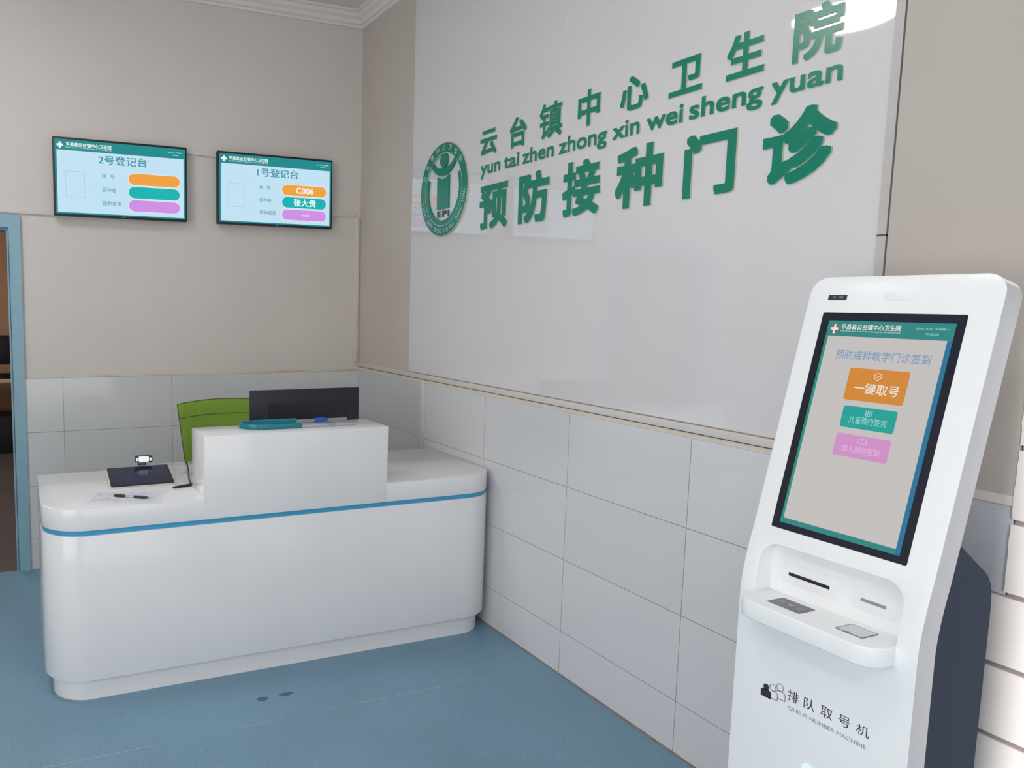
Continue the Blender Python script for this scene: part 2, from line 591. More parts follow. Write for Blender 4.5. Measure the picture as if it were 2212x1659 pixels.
def window_frame(name, axis, c, a0, a1, z0, z1, mull):
    bm = bmesh.new()
    t, d = 0.05, 0.05
    def bar(u0, u1, v0, v1):
        if axis == 'x':
            box(bm, c - d, c, u0, u1, v0, v1)
        else:
            box(bm, u0, u1, c - d, c, v0, v1)
    bar(a0, a0 + t, z0, z1)
    bar(a1 - t, a1, z0, z1)
    bar(a0, a1, z0, z0 + t)
    bar(a0, a1, z1 - t, z1)
    for mm in mull:
        bar(mm - t / 2, mm + t / 2, z0, z1)
    return struct(obj(name, bm, M_FRAME))
window_frame('added_window', 'x', XL, WL[0], WL[1], WL[2], WL[3], [-5.1, -3.9])
window_frame('door_2', 'y', YF, FX0, FX1, 0.0, 2.62, [])

# unseen slab, added only to keep the direct sun off the side window
struct(obj('wall_sun_block_side', B(-7.9, -7.5, -10.5, 2.0, 0.0, 7.0), mat('sun_block_side_render', rgb(214, 210, 204), 0.8, noise=0.05)))
struct(obj('wall_sun_block_front', B(-3.46, 1.5, -8.9, -8.7, 0.0, 4.5), mat('sun_block_front_render', rgb(226, 222, 216), 0.8, noise=0.05)))  # unseen wall, added to narrow the strip of sun by the entrance
struct(obj('floor_outside', B(-8.0, 2.0, -11.0, YF - 0.2, -0.12, -0.02), mat('concrete', rgb(176, 172, 166), 0.9, noise=0.1, nscale=8)))
# cornice on the back and right walls
def cornice(name, a0, a1, side):
    prof = [(0, 3.175), (0.012, 3.176), (0.016, 3.19), (0.03, 3.196), (0.036, 3.215), (0.055, 3.228), (0.062, 3.245), (0.078, 3.25), (0.08, ZC), (0, ZC)]
    bm = bmesh.new()
    if side == 'b':
        prism(bm, prof, lambda d, z: (a0, -d, z), lambda d, z: (a1, -d, z))
    else:
        prism(bm, prof, lambda d, z: (-d, a0, z), lambda d, z: (-d, a1, z))
    return struct(obj(name, bm, M_CEIL))
cornice('trim_8', XL, 0.0, 'b')
cornice('trim_9', 0.0, YF, 'r')

# white glazed tiles by the entrance: each course 165 mm, jagged cut ends, thick joints
bm = bmesh.new()
bm2 = bmesh.new()
rows = [0.055 + 0.165 * i for i in range(-1, 12)]
for i, z in enumerate(rows):
    z0, z1 = max(z + 0.0055, 0.0), z + 0.1585
    if z1 < 0.02:
        continue
    upper = z > 0.86
    yend = -3.563 if upper else -3.385
    # jagged left end
    n = 9
    pts = []
    for k in range(n + 1):
        t = k / n
        j = random.uniform(-0.0016, 0.0016)
        pts.append((yend + j, z0 + (z1 - z0) * t))
    yr = -3.95
    pts2 = [(yr, z1), (yr, z0)]
    prism(bm, pts + pts2, lambda y, zz: (-0.016, y, zz), lambda y, zz: (0.0, y, zz))
    y = yr - 0.006
    while y > YF:
        y2 = max(y - 0.34, YF)
        box(bm, -0.016, 0.0, y2, y, z0, z1)
        y = y2 - 0.006
box(bm2, -0.010, 0.0, YF, -3.567, 0.0, 2.05)
box(bm2, -0.0105, 0.0, -3.567, -3.385, 0.0, 0.878)
struct(obj('trim_10', bm, M_WTILE))
struct(obj('trim_11', bm2, M_MORTAR))

# blue door frame of the doorway in the back wall
bm = bmesh.new()
cas = 0.072
prism(bm, [(DX1 - 0.0, 0.0), (-1.991, 0.0), (-1.991, 1.947), (-2.999, 1.947), (-2.999, 0.0), (DX0, 0.0), (DX0, DZ), (DX1, DZ)],
      lambda x, z: (x, -0.022, z), lambda x, z: (x, 0.0, z))
dr = struct(obj('door_1', bm, M_BLUEPAINT))
bm = bmesh.new()
prism(bm, [(DX1, 0.0), (DX1, DZ), (DX0, DZ), (DX0, 0.0), (DX0 + 0.012, 0), (DX0 + 0.012, DZ - 0.012), (DX1 - 0.012, DZ - 0.012), (DX1 - 0.012, 0)],
      lambda x, z: (x, -0.012, z), lambda x, z: (x, 0.14, z))
obj('door_jamb', bm, M_BLUEPAINT, dr)
bm = bmesh.new()
prism(bm, [(DX1 + 0.0005, 0.0), (DX1 + 0.0005, DZ), (DX0, DZ), (DX0, 0.0), (DX0 + 0.003, 0), (DX0 + 0.003, DZ - 0.003), (DX1 - 0.0035, DZ - 0.003), (DX1 - 0.0035, 0)],
      lambda x, z: (x, -0.023, z), lambda x, z: (x, -0.011, z))
obj('door_seal', bm, M_BLUEDARK, dr)

# room beyond the doorway
struct(obj('floor_next_room', B(-4.6, -1.2, 0.0, 4.2, -0.1, 0.0), M_FLOOR2))
struct(obj('wall_next_room', B(-4.6, -1.2, 4.1, 4.25, 0, 2.9), M_TAN))
struct(obj('wall_next_room_side', B(-1.5, -1.35, 0.14, 4.1, 0, 2.9), M_TAN))
struct(obj('wall_next_room_left', B(-4.6, -4.45, 0.14, 4.1, 0, 2.9), M_TAN))
struct(obj('ceiling_next_room', B(-4.6, -1.35, 0.2, 4.25, 2.9, 3.0), M_CEIL))
light('next_room_fill', 'AREA', (-3.0, 2.0, 2.85), (0, 0, 0), 28, (1.0, 0.93, 0.85), (0.8, 0.8))  # unseen light, added to brighten the next room

desk = empty('office_desk', 'pale desk in the next room seen through the blue doorway', 'desk', (-2.3, 3.6, 0))
obj('desk_top', B(-3.4, -1.6, 3.3, 3.95, 0.715, 0.75), M_WOOD, desk, bevel=0.003)
for lx in (-3.36, -1.66):
    obj('leg', B(lx, lx + 0.04, 3.35, 3.9, 0.0, 0.715), M_WOOD, desk)
mon2 = empty('computer_monitor', 'black monitor on the pale desk through the blue doorway', 'monitor', (-2.3, 3.62, 0.75))
obj('display_panel', B(-2.62, -1.98, 3.60, 3.64, 0.868, 1.15), M_BLACK, mon2, bevel=0.004)
bm = B(-2.34, -2.26, 3.64, 3.66, 0.76, 0.95)
box(bm, -2.42, -2.18, 3.55, 3.75, 0.75, 0.762)
obj('stand', bm, M_BLACK, mon2)
kb = empty('desk_telephone', 'low black telephone in front of the monitor through the doorway', 'telephone', (-2.2, 3.4, 0.75))
bm = bmesh.new()
prism(bm, [(3.33, 0.752), (3.46, 0.752), (3.46, 0.80), (3.33, 0.768)], lambda y, z: (-2.32, y, z), lambda y, z: (-2.08, y, z))
obj('phone_body', bm, M_BLACK, kb, bevel=0.003)
obj('handset', B(-2.30, -2.25, 3.345, 3.455, 0.786, 0.822), M_BLACK, kb, bevel=0.01)
pc = empty('computer_case', 'dark computer case on the floor under the far desk', 'computer', (-2.15, 3.7, 0))
obj('case_shell', B(-2.40, -1.98, 3.55, 3.95, 0.012, 0.37), M_BLACKM, pc, bevel=0.006)
obj('foot', B(-2.38, -2.0, 3.58, 3.92, 0.0, 0.012), M_BLACK, pc)

# weld line and stains on the floor
bm = bmesh.new()
random.seed(3)
x = -4.3
while x < -0.02:
    x2 = min(x + random.uniform(0.05, 0.16), -0.02)
    w_ = random.uniform(0.0008, 0.0022)
    box(bm, x, x2, -1.9985 - w_ / 2 + random.uniform(-.001, .001), -1.9985 + w_ / 2, 0.0, 0.0004)
    x = x2 + random.choice((0, 0, 0.01, 0.03))
struct(obj('trim_12', bm, mat('vinyl_weld', rgb(164, 182, 192), 0.5, noise=0.1, nscale=50)))
bm = bmesh.new()
for (sx, sy, ra, rb) in ((-1.20, -1.837, 0.022, 0.016), (-1.105, -1.834, 0.028, 0.013)):
    vprism(bm, [(sx + ra * math.cos(a) * (1 + .15 * math.sin(3 * a)), sy + rb * math.sin(a)) for a in [2 * PI * i / 18 for i in range(18)]], 0.0, 0.0003)
struct(obj('trim_13', bm, mat('floor_stain', rgb(72, 100, 116), 0.5, noise=0.1, nscale=50)))
# cracked mortar fillet where the tiles of the sign wall meet the vinyl
bm = bmesh.new()
random.seed(11)
pts = []
y = -1.42
prof = []
while y > -3.5:
    prof.append((y, random.uniform(0.001, 0.007)))
    y -= random.uniform(0.02, 0.07)
prof.append((-3.55, 0.004))
prism(bm, [(-0.006, prof[0][0])] + [(-0.008 - p[1], p[0]) for p in prof] + [(-0.006, -3.55)], lambda x, y: (x, y, 0.0), lambda x, y: (x, y, 0.0035))
struct(obj('trim_14', bm, mat('old_mortar', rgb(150, 128, 118), 0.9, noise=0.2, nscale=40)))
# pale filler line above the dado of the sign wall
struct(obj('trim_15', B(-0.0085, 0.0, -3.24, -0.002, 1.0812, 1.098), mat('filler', rgb(220, 210, 196), 0.8, noise=0.05)))
# pencil-thin pale paint stripe over the dado beyond the kiosk
struct(obj('trim_16', B(-0.0145, 0.0, -3.563, -3.246, 1.079, 1.101), mat('pale_filler', rgb(226, 214, 206), 0.8, noise=0.05)))

# ------------------------------------------------------------------ cable trunking
t = empty('cable_trunking', 'long pale plastic cable trunking along the bottom of the sign board', 'cable trunking', (0, -1.6, 1.1), 'pale cable trunking on the walls')
obj('trunking_cover', B(-0.014, 0.0, -3.238, -0.012, 1.1005, 1.126), M_TRUNK, t, bevel=0.0015)
obj('painted_shadow', B(-0.009, 0.0, -3.238, -0.012, 1.097, 1.1003), M_GAP_SHADOW, t)  # dark strip painted in for the shadow line under the cover
t2 = obj('cable_trunking', B(-0.022, -0.008, -0.905, -0.868, 0.70, 1.094), M_TRUNK, None, (-0.012, -0.886, 0.70), bevel=0.0015)
tag(t2, 'short vertical trunking on the tiles dropping behind the counter', 'cable trunking', 'pale cable trunking on the walls')
t3 = obj('cable_trunking', B(-0.042, -0.012, -0.013, 0.0, 1.13, 2.039), M_TRUNK, None, (-0.027, -0.006, 1.13), bevel=0.0015)
tag(t3, 'tall vertical trunking in the corner between the two walls', 'cable trunking', 'pale cable trunking on the walls')
def hz_trunk(x0, x1, za, zb, h, label):
    bm = bmesh.new()
    prism(bm, [(x0, za), (x1, zb), (x1, zb + h), (x0, za + h)], lambda x, z: (x, -0.012, z), lambda x, z: (x, 0.0, z))
    o = obj('cable_trunking', bm, M_TRUNK, None, ((x0 + x1) / 2, -0.006, (za + zb) / 2), bevel=0.0015)
    tag(o, label, 'cable trunking', 'pale cable trunking on the walls')
hz_trunk(XL + 0.01, -1.45, 1.975, 1.953, 0.028, 'horizontal trunking from above the blue door frame to behind the left screen')
hz_trunk(-0.60, -0.0425, 2.034, 2.039, 0.026, 'short horizontal trunking between the right screen and the corner')
hz_trunk(-1.20, -0.80, 2.342, 2.331, 0.022, 'horizontal trunking joining the two wall screens')

# ------------------------------------------------------------------ ceiling lamp (seen as a reflection in the board), plus two added fill lamps
def ceiling_lamp(x, y, label, m_=None):
    lp = empty('ceiling_lamp', label, 'ceiling lamp', (x, y, ZC), 'round white ceiling lamps')
    bm = bmesh.new()
    cyl(bm, (x, y, ZC - 0.055), (x, y, ZC), 0.31, 0.31, 48)
    obj('rim', bm, M_WHITEP, lp, bevel=0.01)
    bm = bmesh.new()
    cyl(bm, (x, y, ZC - 0.085), (x, y, ZC - 0.0555), 0.22, 0.275, 48)
    obj('diffuser', bm, m_ or M_LAMP, lp, bevel=0.006)
ceiling_lamp(-2.52, -1.30, 'round white ceiling lamp mirrored in the top right of the sign board')
ceiling_lamp(-1.6, -3.0, 'added round fill lamp midway along the sign wall out of the view', M_LAMP_FILL)  # unseen lamp, added to lift the worktop and kiosk shelf
ceiling_lamp(-2.47, -5.6, 'added round fill lamp above the entrance behind the viewer')  # unseen lamp, added for more light from overhead

# ================================================================== SIGN BOARD
sb = empty('sign_board', 'large glossy white clinic sign board with green raised lettering and round emblem', 'sign', (0, -1.95, 1.135))
SX = -0.006
for (y0, y1, z0, z1) in ((-1.9555, -0.70, 1.130, 2.1187), (-3.2165, -1.9555, 1.130, 2.1187), (-1.9555, -0.70, 2.1187, 3.16), (-3.2165, -1.9555, 2.1187, 3.16)):
    obj('board_panel', B(SX, 0.0, y0, y1, z0, z1), M_BOARD, sb, bevel=0.0003, seg=1)
WP = Plane((SX, 0, 0), (0, -1, 0), (0, 0, 1), (-1, 0, 0))      # u = -y, v = z
row1 = (('云', 1.357, 1.493, 2.188, 2.302), ('台', 1.592, 1.712, 2.184, 2.312), ('镇', 1.800, 1.945, 2.182, 2.322), ('中', 2.038, 2.162, 2.184, 2.318),
        ('心', 2.266, 2.401, 2.192, 2.308), ('卫', 2.491, 2.628, 2.192, 2.304), ('生', 2.717, 2.848, 2.190, 2.318), ('院', 2.936, 3.077, 2.182, 2.322))
row3 = (('预', 1.369, 1.593, 1.852, 2.051), ('防', 1.674, 1.883, 1.852, 2.062), ('接', 1.967, 2.182, 1.852, 2.062), ('种', 2.263, 2.486, 1.852, 2.064),
        ('门', 2.574, 2.772, 1.855, 2.052), ('诊', 2.863, 3.083, 1.853, 2.058))
def face(u, v):
    """from the board surface to the face of a letter"""
    return 4.5185 - (4.5185 - u) * 0.9945, 1.5066 + (v - 1.5066) * 0.9945
row1 = [(c_,) + (face(a, p)[0], face(b, q)[0], face(a, p)[1], face(b, q)[1]) for c_, a, b, p, q in row1]
row3 = [(c_,) + (face(a, p)[0], face(b, q)[0], face(a, p)[1], face(b, q)[1]) for c_, a, b, p, q in row3]
for ch, u0, u1, v0, v1 in row1:
    text_on('raised_character', ch, WP, u0, u1, v0, v1, M_GREEN, sb, 0.0005, 0.0045, bold={'镇': 0.0205, '院': 0.027}.get(ch, 0.0305), side=M_CREAM)
for ch, u0, u1, v0, v1 in row3:
    text_on('raised_character', ch, WP, u0, u1, v0, v1, M_GREEN, sb, 0.0005, 0.0055, bold={'预': 0.0315, '接': 0.0315}.get(ch, 0.036), side=M_CREAM)
# pinyin line, each letter its own raised piece
PW = (('yun', 1.383, 1.541), ('tai', 1.568, 1.681), ('zhen', 1.706, 1.915), ('zhong', 1.946, 2.218), ('xin', 2.247, 2.379),
      ('wei', 2.411, 2.568), ('sheng', 2.593, 2.859), ('yuan', 2.886, 3.094))
def ext(body):
    me = text_data(body)
    xs = [v.co.x for v in me.vertices]
    ys = [v.co.y for v in me.vertices]
    r = (min(xs), max(xs), min(ys), max(ys))
    D.meshes.remove(me)
    return r
hh = ext('h')
sc_y = 0.0595 / (hh[3] - hh[2])
for wd, u0, u1 in PW:
    W = ext(wd)
    g_ = 0.004
    sx = (u1 - u0 - g_) / (W[1] - W[0])
    for i, c_ in enumerate(wd):
        e = ext(c_)
        ua = u0 + g_ / 2 + (ext(wd[:i + 1])[1] - (e[1] - e[0]) - W[0]) * sx
        text_on('raised_letter', c_, WP, ua - 0.002, ua + (e[1] - e[0]) * sx + 0.002, 2.1025 + e[2] * sc_y - 0.001, 2.1025 + e[3] * sc_y + 0.001,
                M_GREEN, sb, 0.0005, 0.004, bold=0.022, side=M_CREAM)

# round emblem: centre, radius
EC, EZ, ER = 1.048, 2.079, 0.229
def ring(bm, ru0, ru1, n0, n1, a0=0, a1=2 * PI, seg=72, cu=EC, cv=EZ):
    full = abs((a1 - a0) - 2 * PI) < 1e-6
    k = seg if full else seg + 1
    A = [a0 + (a1 - a0) * i / seg for i in range(k)]
    vs = [[bm.verts.new(WP.at(cu + r * math.cos(a), cv + r * math.sin(a), n)) for a in A] for (r, n) in ((ru1, n1), (ru0, n1), (ru0, n0), (ru1, n0))]
    m_ = k if full else k - 1
    for i in range(m_):
        j = (i + 1) % k
        for q in range(4):
            a, b = vs[q], vs[(q + 1) % 4]
            bm.faces.new((a[i], a[j], b[j], b[i]))
    if not full:
        bm.faces.new([v[0] for v in vs])
        bm.faces.new([v[-1] for v in vs][::-1])
    return bm
em = obj('emblem', ring(bmesh.new(), 0.183, ER, 0.0005, 0.009), M_GREEN, sb)
em['label'] = 'round green emblem with a figure and the letters EPI'
obj('emblem_edge', ring(bmesh.new(), ER, ER + 0.003, 0.0005, 0.0075), M_CREAM, em)
obj('emblem_line', ring(bmesh.new(), 0.1785, 0.183, 0.0005, 0.0092), mat('pale_green_line', rgb(140, 196, 182), 0.4, noise=0.02), em)
obj('inner_ring', ring(bmesh.new(), 0.153, 0.1785, 0.0005, 0.009, math.radians(158), math.radians(385)), M_GREEN, em)
# figure: head, raised arms, body
bm = bmesh.new()
plate(bm, WP, [(EC + 0.001 + 0.037 * math.cos(a), EZ + 0.1435 + 0.0365 * math.sin(a)) for a in [2 * PI * i / 32 for i in range(32)]], 0.0005, 0.009)
obj('figure_head', bm, M_GREEN, em)
out, inn = [], []
for i in range(25):
    a = math.radians(180 + 26) + (math.radians(180 - 52)) * i / 24
    tt = abs(i - 12) / 12
    out.append((EC - 0.002 + 0.150 * math.cos(a), EZ + 0.217 + 0.148 * math.sin(a)))
    th = 0.040 * (1 - 0.55 * tt)
    inn.append((EC - 0.002 + (0.150 - th) * math.cos(a), EZ + 0.217 + (0.148 - th) * math.sin(a)))
bm = bmesh.new()
vs = [[bm.verts.new(WP.at(p[0], p[1], n)) for p in L] for (L, n) in ((out, 0.0095), (inn, 0.0095), (inn, 0.0005), (out, 0.0005))]
for i in range(24):
    for q in range(4):
        bm.faces.new((vs[q][i], vs[q][i + 1], vs[(q + 1) % 4][i + 1], vs[(q + 1) % 4][i]))
bm.faces.new([v[0] for v in vs])
bm.faces.new([v[-1] for v in vs][::-1])
obj('figure_arms', bm, M_GREEN, em)
bt = [(0.988 + 0.115 * i / 12, 2.138 + 0.016 * (abs(i - 6) / 6) ** 2 - 0.006) for i in range(13)]
bm = bmesh.new()
plate(bm, WP, [(0.990, 1.984), (1.103, 1.984)] + bt[::-1], 0.0005, 0.009)
obj('figure_body', bm, M_GREEN, em)
text_on('emblem_letters', 'EPI', WP, 0.991, 1.103, 1.944, 1.975, M_DKGREY, em, 0.0005, 0.006, bold=0.006, spacing=1.25)
# lettering around the ring
def arc_text(body, r, a_start, a_end, h, top=True, bold=0.0, wscale=1.0, name='emblem_character'):
    n = len(body)
    for i, c_ in enumerate(body):
        if c_ == ' ':
            continue
        a = a_start + (a_end - a_start) * i / (n - 1)
        me = text_data(c_)
        if bold:
            thicken(me, bold)
        xs = [v.co.x for v in me.vertices]
        cx = (min(xs) + max(xs)) / 2
        up = Vector((math.cos(a), math.sin(a))) * (1 if top else -1)
        ri = Vector((up.y, -up.x))
        cen = Vector((EC + r * math.cos(a), EZ + r * math.sin(a)))
        for v in me.vertices:
            p = cen + ri * (v.co.x - cx) * h * wscale + up * (v.co.y - 0.36) * h
            v.co = WP.at(p.x, p.y, 0.0096 + v.co.z * 0.02)
        me.name = name
        link(name, me, M_LOGOTXT, em)
arc_text('云台镇中心卫生院', 0.2065, math.radians(158), math.radians(38), 0.031, True, 0.012)
arc_text('YUNTAI ZHEN ZHONG XIN WEI SHENG YUAN', 0.206, math.radians(194), math.radians(352), 0.031, False, 0.012, 0.8, 'emblem_letter')

# ================================================================== WALL SCREENS
TY = -0.055
def pill(pl, u0, u1, v0, v1, n=10, r=None):
    r = (v1 - v0) / 2 if r is None else r
    return rrect(u0, u1, v0, v1, r, n)

def wall_screen(x0, label, number, filled):
    t = empty('wall_screen', label, 'television', (x0 + 0.356, TY + 0.02, 1.957), 'queue screens on the back wall')
    X1 = x0 + 0.713
    z0, z1 = 1.954, 2.366
    fr = obj('casing', B(x0, X1, TY, -0.012, z0, z1), M_BLACKM, t, bevel=0.003)
    br = obj('wall_bracket', B(x0 + 0.2, x0 + 0.5, -0.014, 0.0, 2.05, 2.28), M_BLACK, t)
    pl = Plane((x0, TY, z0), (1, 0, 0), (0, 0, 1), (0, -1, 0))
    a, b, c, d = 0.0095, 0.7035, 0.011, 0.400       # display limits
    bm = bmesh.new()
    plate(bm, pl, [(a, c), (b, c), (b, d), (a, d)], 0.0004, 0.001)
    dp = obj('display', bm, S_TEAL, t)
    def el(name, pts, m, n=0.0014):
        bm = bmesh.new()
        plate(bm, pl, pts, 0.001, n)
        return obj(name, bm, m, dp)
    def R_(u0, u1, v0, v1):
        return [(u0, v0), (u1, v0), (u1, v1), (u0, v1)]
    el('display_page', R_(0.019, 0.694, 0.0185, 0.345), S_PAGE, 0.0012)
    # header
    el('emblem_red', [(0.0365 + 0.0145 * math.cos(q), 0.370 + 0.0145 * math.sin(q)) for q in [2 * PI * i / 20 for i in range(20)]], S_RED, 0.0012)
    el('emblem_cross', [(0.0305, 0.354), (0.0425, 0.354), (0.0425, 0.364), (0.0525, 0.364), (0.0525, 0.376), (0.0425, 0.376), (0.0425, 0.386), (0.0305, 0.386), (0.0305, 0.376), (0.0205, 0.376), (0.0205, 0.364), (0.0305, 0.364)], S_WHITE, 0.0014)
    text_on('header_text', '平昌县云台镇中心卫生院', pl, 0.066, 0.302, 0.3655, 0.387, S_WHITE, dp, 0.0015, bold=0.02)
    text_on('header_pinyin', 'Ping Chang Xian Yun Tai Zhen Zhong Xin Wei Sheng Yuan', pl, 0.066, 0.302, 0.3555, 0.363, S_WHITE, dp, 0.0015)
    text_on('header_date', '2024-10-21  今星期一', pl, 0.606, 0.690, 0.374, 0.381, S_WHITE, dp, 0.0015)
    text_on('header_time', '10:38:08', pl, 0.632, 0.664, 0.3605, 0.3665, S_WHITE, dp, 0.0015)
    text_on('title_text', number + '号登记台', pl, 0.232 if number == '2' else 0.236, 0.491, 0.284, 0.3325, S_TXT, dp, 0.0015, bold=0.010)
    # photo outline
    for pts in (R_(0.061, 0.1585, 0.2345, 0.2358), R_(0.061, 0.1585, 0.1005, 0.1018), R_(0.061, 0.0622, 0.1005, 0.2358), R_(0.1573, 0.1585, 0.1005, 0.2358)):
        el('photo_outline', pts, S_LINE, 0.0013)
    text_on('row_label', '序', pl, 0.248, 0.272, 0.209, 0.232, S_TXT, dp, 0.0015)
    text_on('row_label', '号', pl, 0.294, 0.316, 0.209, 0.232, S_TXT, dp, 0.0015)
    text_on('row_label', '受种者', pl, 0.249, 0.323, 0.137, 0.161, S_TXT, dp, 0.0015)
    text_on('row_label', '接种疫苗', pl, 0.251, 0.351, 0.065, 0.089, S_TXT, dp, 0.0015)
    for (v0, v1, m) in ((0.185, 0.247, S_ORANGE), (0.113, 0.1755, S_GREEN), (0.041, 0.103, S_PINK)):
        el('value_pill', pill(pl, 0.387, 0.674, v0 - 0.0025, v1 + 0.0025), S_WHITE, 0.00125)
        el('value_pill', pill(pl, 0.3895, 0.6715, v0, v1), m, 0.0015)
    if filled:
        text_on('value_text', 'C006', pl, 0.478, 0.590, 0.199, 0.234, S_WHITE, dp, 0.0018, bold=0.018)
        text_on('value_text', '张大贵', pl, 0.464, 0.605, 0.123, 0.167, S_WHITE, dp, 0.0018, bold=0.02)
        text_on('value_text', '一类接种', pl, 0.507, 0.563, 0.064, 0.079, S_WHITE, dp, 0.0018)
    obj('maker_mark', B(x0 + 0.352, x0 + 0.366, TY - 0.0006, TY, z0 + 0.004, z0 + 0.007), M_RGREY, t)
    return t
wall_screen(-1.820, 'left wall screen nearest the blue door, headed with number 2, its coloured bars empty', '2', False)
wall_screen(-0.929, 'right wall screen near the corner, headed with number 1 and showing C006', '1', True)

# ================================================================== RECEPTION COUNTER
ct = empty('reception_counter', 'white reception counter with rounded corners and thin blue stripe in the corner', 'reception desk', (-0.98, -1.3, 0))
CX0, CX1, CY0, CY1, CR = -1.962, -0.012, -1.634, -0.984, 0.165
def counter_shape(i, back=CY1, wall=None):
    o = rrect(CX0 + i, CX1 - i, CY0 + i, back, CR - i, 14, (1, 1, 0, 0))
    if wall is None:
        return o
    t_ = wall
    inner = rrect(CX0 + i + t_, CX1 - i - t_, CY0 + i + t_, back, max(CR - i - t_, 0.02), 14, (1, 1, 0, 0))
    return o, inner
def shell(bm, i, z0, z1, back, t_):
    o = rrect(CX0 + i, CX1 - i, CY0 + i, back, CR - i, 14, (1, 1, 0, 0))
    inn = rrect(CX0 + i + t_, CX1 - i - t_, CY0 + i + t_, back, max(CR - i - t_, 0.02), 14, (1, 1, 0, 0))
    # open path: rear-left corner -> front -> rear-right corner (last points are x1y1, x0y1)
    def path(p):
        return [p[-1]] + p[:-1]
    a, b = path(o), path(inn)
    rings = [[bm.verts.new((x, y, z)) for (x, y) in q] for (q, z) in ((a, z0), (a, z1), (b, z1), (b, z0))]
    n = len(a)
    for k in range(n - 1):
        for q in range(4):
            r0, r1 = rings[q], rings[(q + 1) % 4]
            bm.faces.new((r0[k], r0[k + 1], r1[k + 1], r1[k]))
    bm.faces.new([r[0] for r in rings])
    bm.faces.new([r[-1] for r in rings][::-1])
    return bm
obj('kick_base', shell(bmesh.new(), 0.03, 0.0, 0.087, CY1 - 0.03, 0.02), M_WHITE_LAM, ct, smooth=True)
obj('body_panel', shell(bmesh.new(), 0.0, 0.087, 0.643, CY1 - 0.004, 0.025), M_WHITE_LAM, ct, smooth=True, bevel=0.002)
s_ = obj('blue_stripe', shell(bmesh.new(), 0.007, 0.643, 0.6625, CY1 - 0.01, 0.018), M_STRIPE, ct, smooth=True)
s_['label'] = 'recessed blue stripe'
obj('worktop', vprism(bmesh.new(), counter_shape(0.0), 0.6625, 0.744), M_WHITE_LAM, ct, smooth=True, bevel=0.0025)
obj('raised_ledge', B(-1.373, -0.588, CY0 - 0.0004, -1.412, 0.6655, 0.9885), M_WHITE_LAM, ct, bevel=0.0006)

# ================================================================== GREEN CHAIR
ch = empty('office_chair', 'green fabric office chair behind the white reception counter', 'chair', (-1.05, -0.62, 0))
def chair_back():
    bm = bmesh.new()
    nu, nv = 14, 10
    g = []
    for side in (0, 1):
        gg = []
        for j in range(nv + 1):
            v = j / nv
            row = []
            hw = 0.195 + 0.045 * v
            for i in range(nu + 1):
                s = -1 + 2 * i / nu
                x = -1.055 + s * hw
                y = -0.72 - 0.035 * s * s + 0.055 * v + (0.022 if side else 0)
                z = 0.56 + 0.43 * v + (0.016 * (1 - s * s) * v)
                row.append(bm.verts.new((x, y, z)))
            gg.append(row)
        g.append(gg)
    for gg in g:
        for j in range(nv):
            for i in range(nu):
                bm.faces.new((gg[j][i], gg[j][i + 1], gg[j + 1][i + 1], gg[j + 1][i]))
    per = [(0, i) for i in range(nu)] + [(j, nu) for j in range(nv)] + [(nv, i) for i in range(nu, 0, -1)] + [(j, 0) for j in range(nv, 0, -1)]
    for k in range(len(per)):
        a, b = per[k], per[(k + 1) % len(per)]
        bm.faces.new((g[0][a[0]][a[1]], g[0][b[0]][b[1]], g[1][b[0]][b[1]], g[1][a[0]][a[1]]))
    return bm, per
bm, per = chair_back()
obj('backrest', bm, M_CHAIR, ch, smooth=True, bevel=0.004)
def bp(j, i, nu=14, nv=10, dy=-0.002):
    v = j / nv
    s = -1 + 2 * i / nu
    hw = 0.195 + 0.045 * v
    return (-1.055 + s * hw, -0.72 - 0.035 * s * s + 0.055 * v + dy + 0.008, 0.56 + 0.43 * v + 0.016 * (1 - s * s) * v)
bm = bmesh.new()
tube(bm, [bp(j, 0) for j in range(11)], 0.0035, 8)
tube(bm, [bp(10, i) for i in range(15)], 0.0035, 8)
tube(bm, [bp(j, 14) for j in range(11)], 0.0035, 8)
obj('piping', bm, M_CHAIRD, ch, smooth=True)
bm = bmesh.new()
tube(bm, [tuple(Vector(bp(8.4, i)) + Vector((0, -0.0082, 0))) for i in range(15)], 0.0012, 6)
obj('seam', bm, M_CHAIRD, ch, smooth=True)
obj('seat', vprism(bmesh.new(), rrect(-1.28, -0.83, -0.72, -0.30, 0.06), 0.43, 0.48), M_CHAIR, ch, smooth=True, bevel=0.012)
for sx in (-1.235, -0.875):
    bm = tube(bmesh.new(), smooth_path([(sx, -0.69, 0.66), (sx, -0.705, 0.5), (sx, -0.69, 0.43), (sx, -0.66, 0.42), (sx, -0.34, 0.415)], 6), 0.011)
    obj('back_frame', bm, M_CHROME, ch, smooth=True)
for (sx, sy) in ((-1.26, -0.70), (-0.85, -0.70), (-1.26, -0.33), (-0.85, -0.33)):
    obj('leg', cyl(bmesh.new(), (sx, sy, 0.0), (sx * 0.97 - 0.03, sy, 0.432), 0.011), M_CHROME, ch, smooth=True)

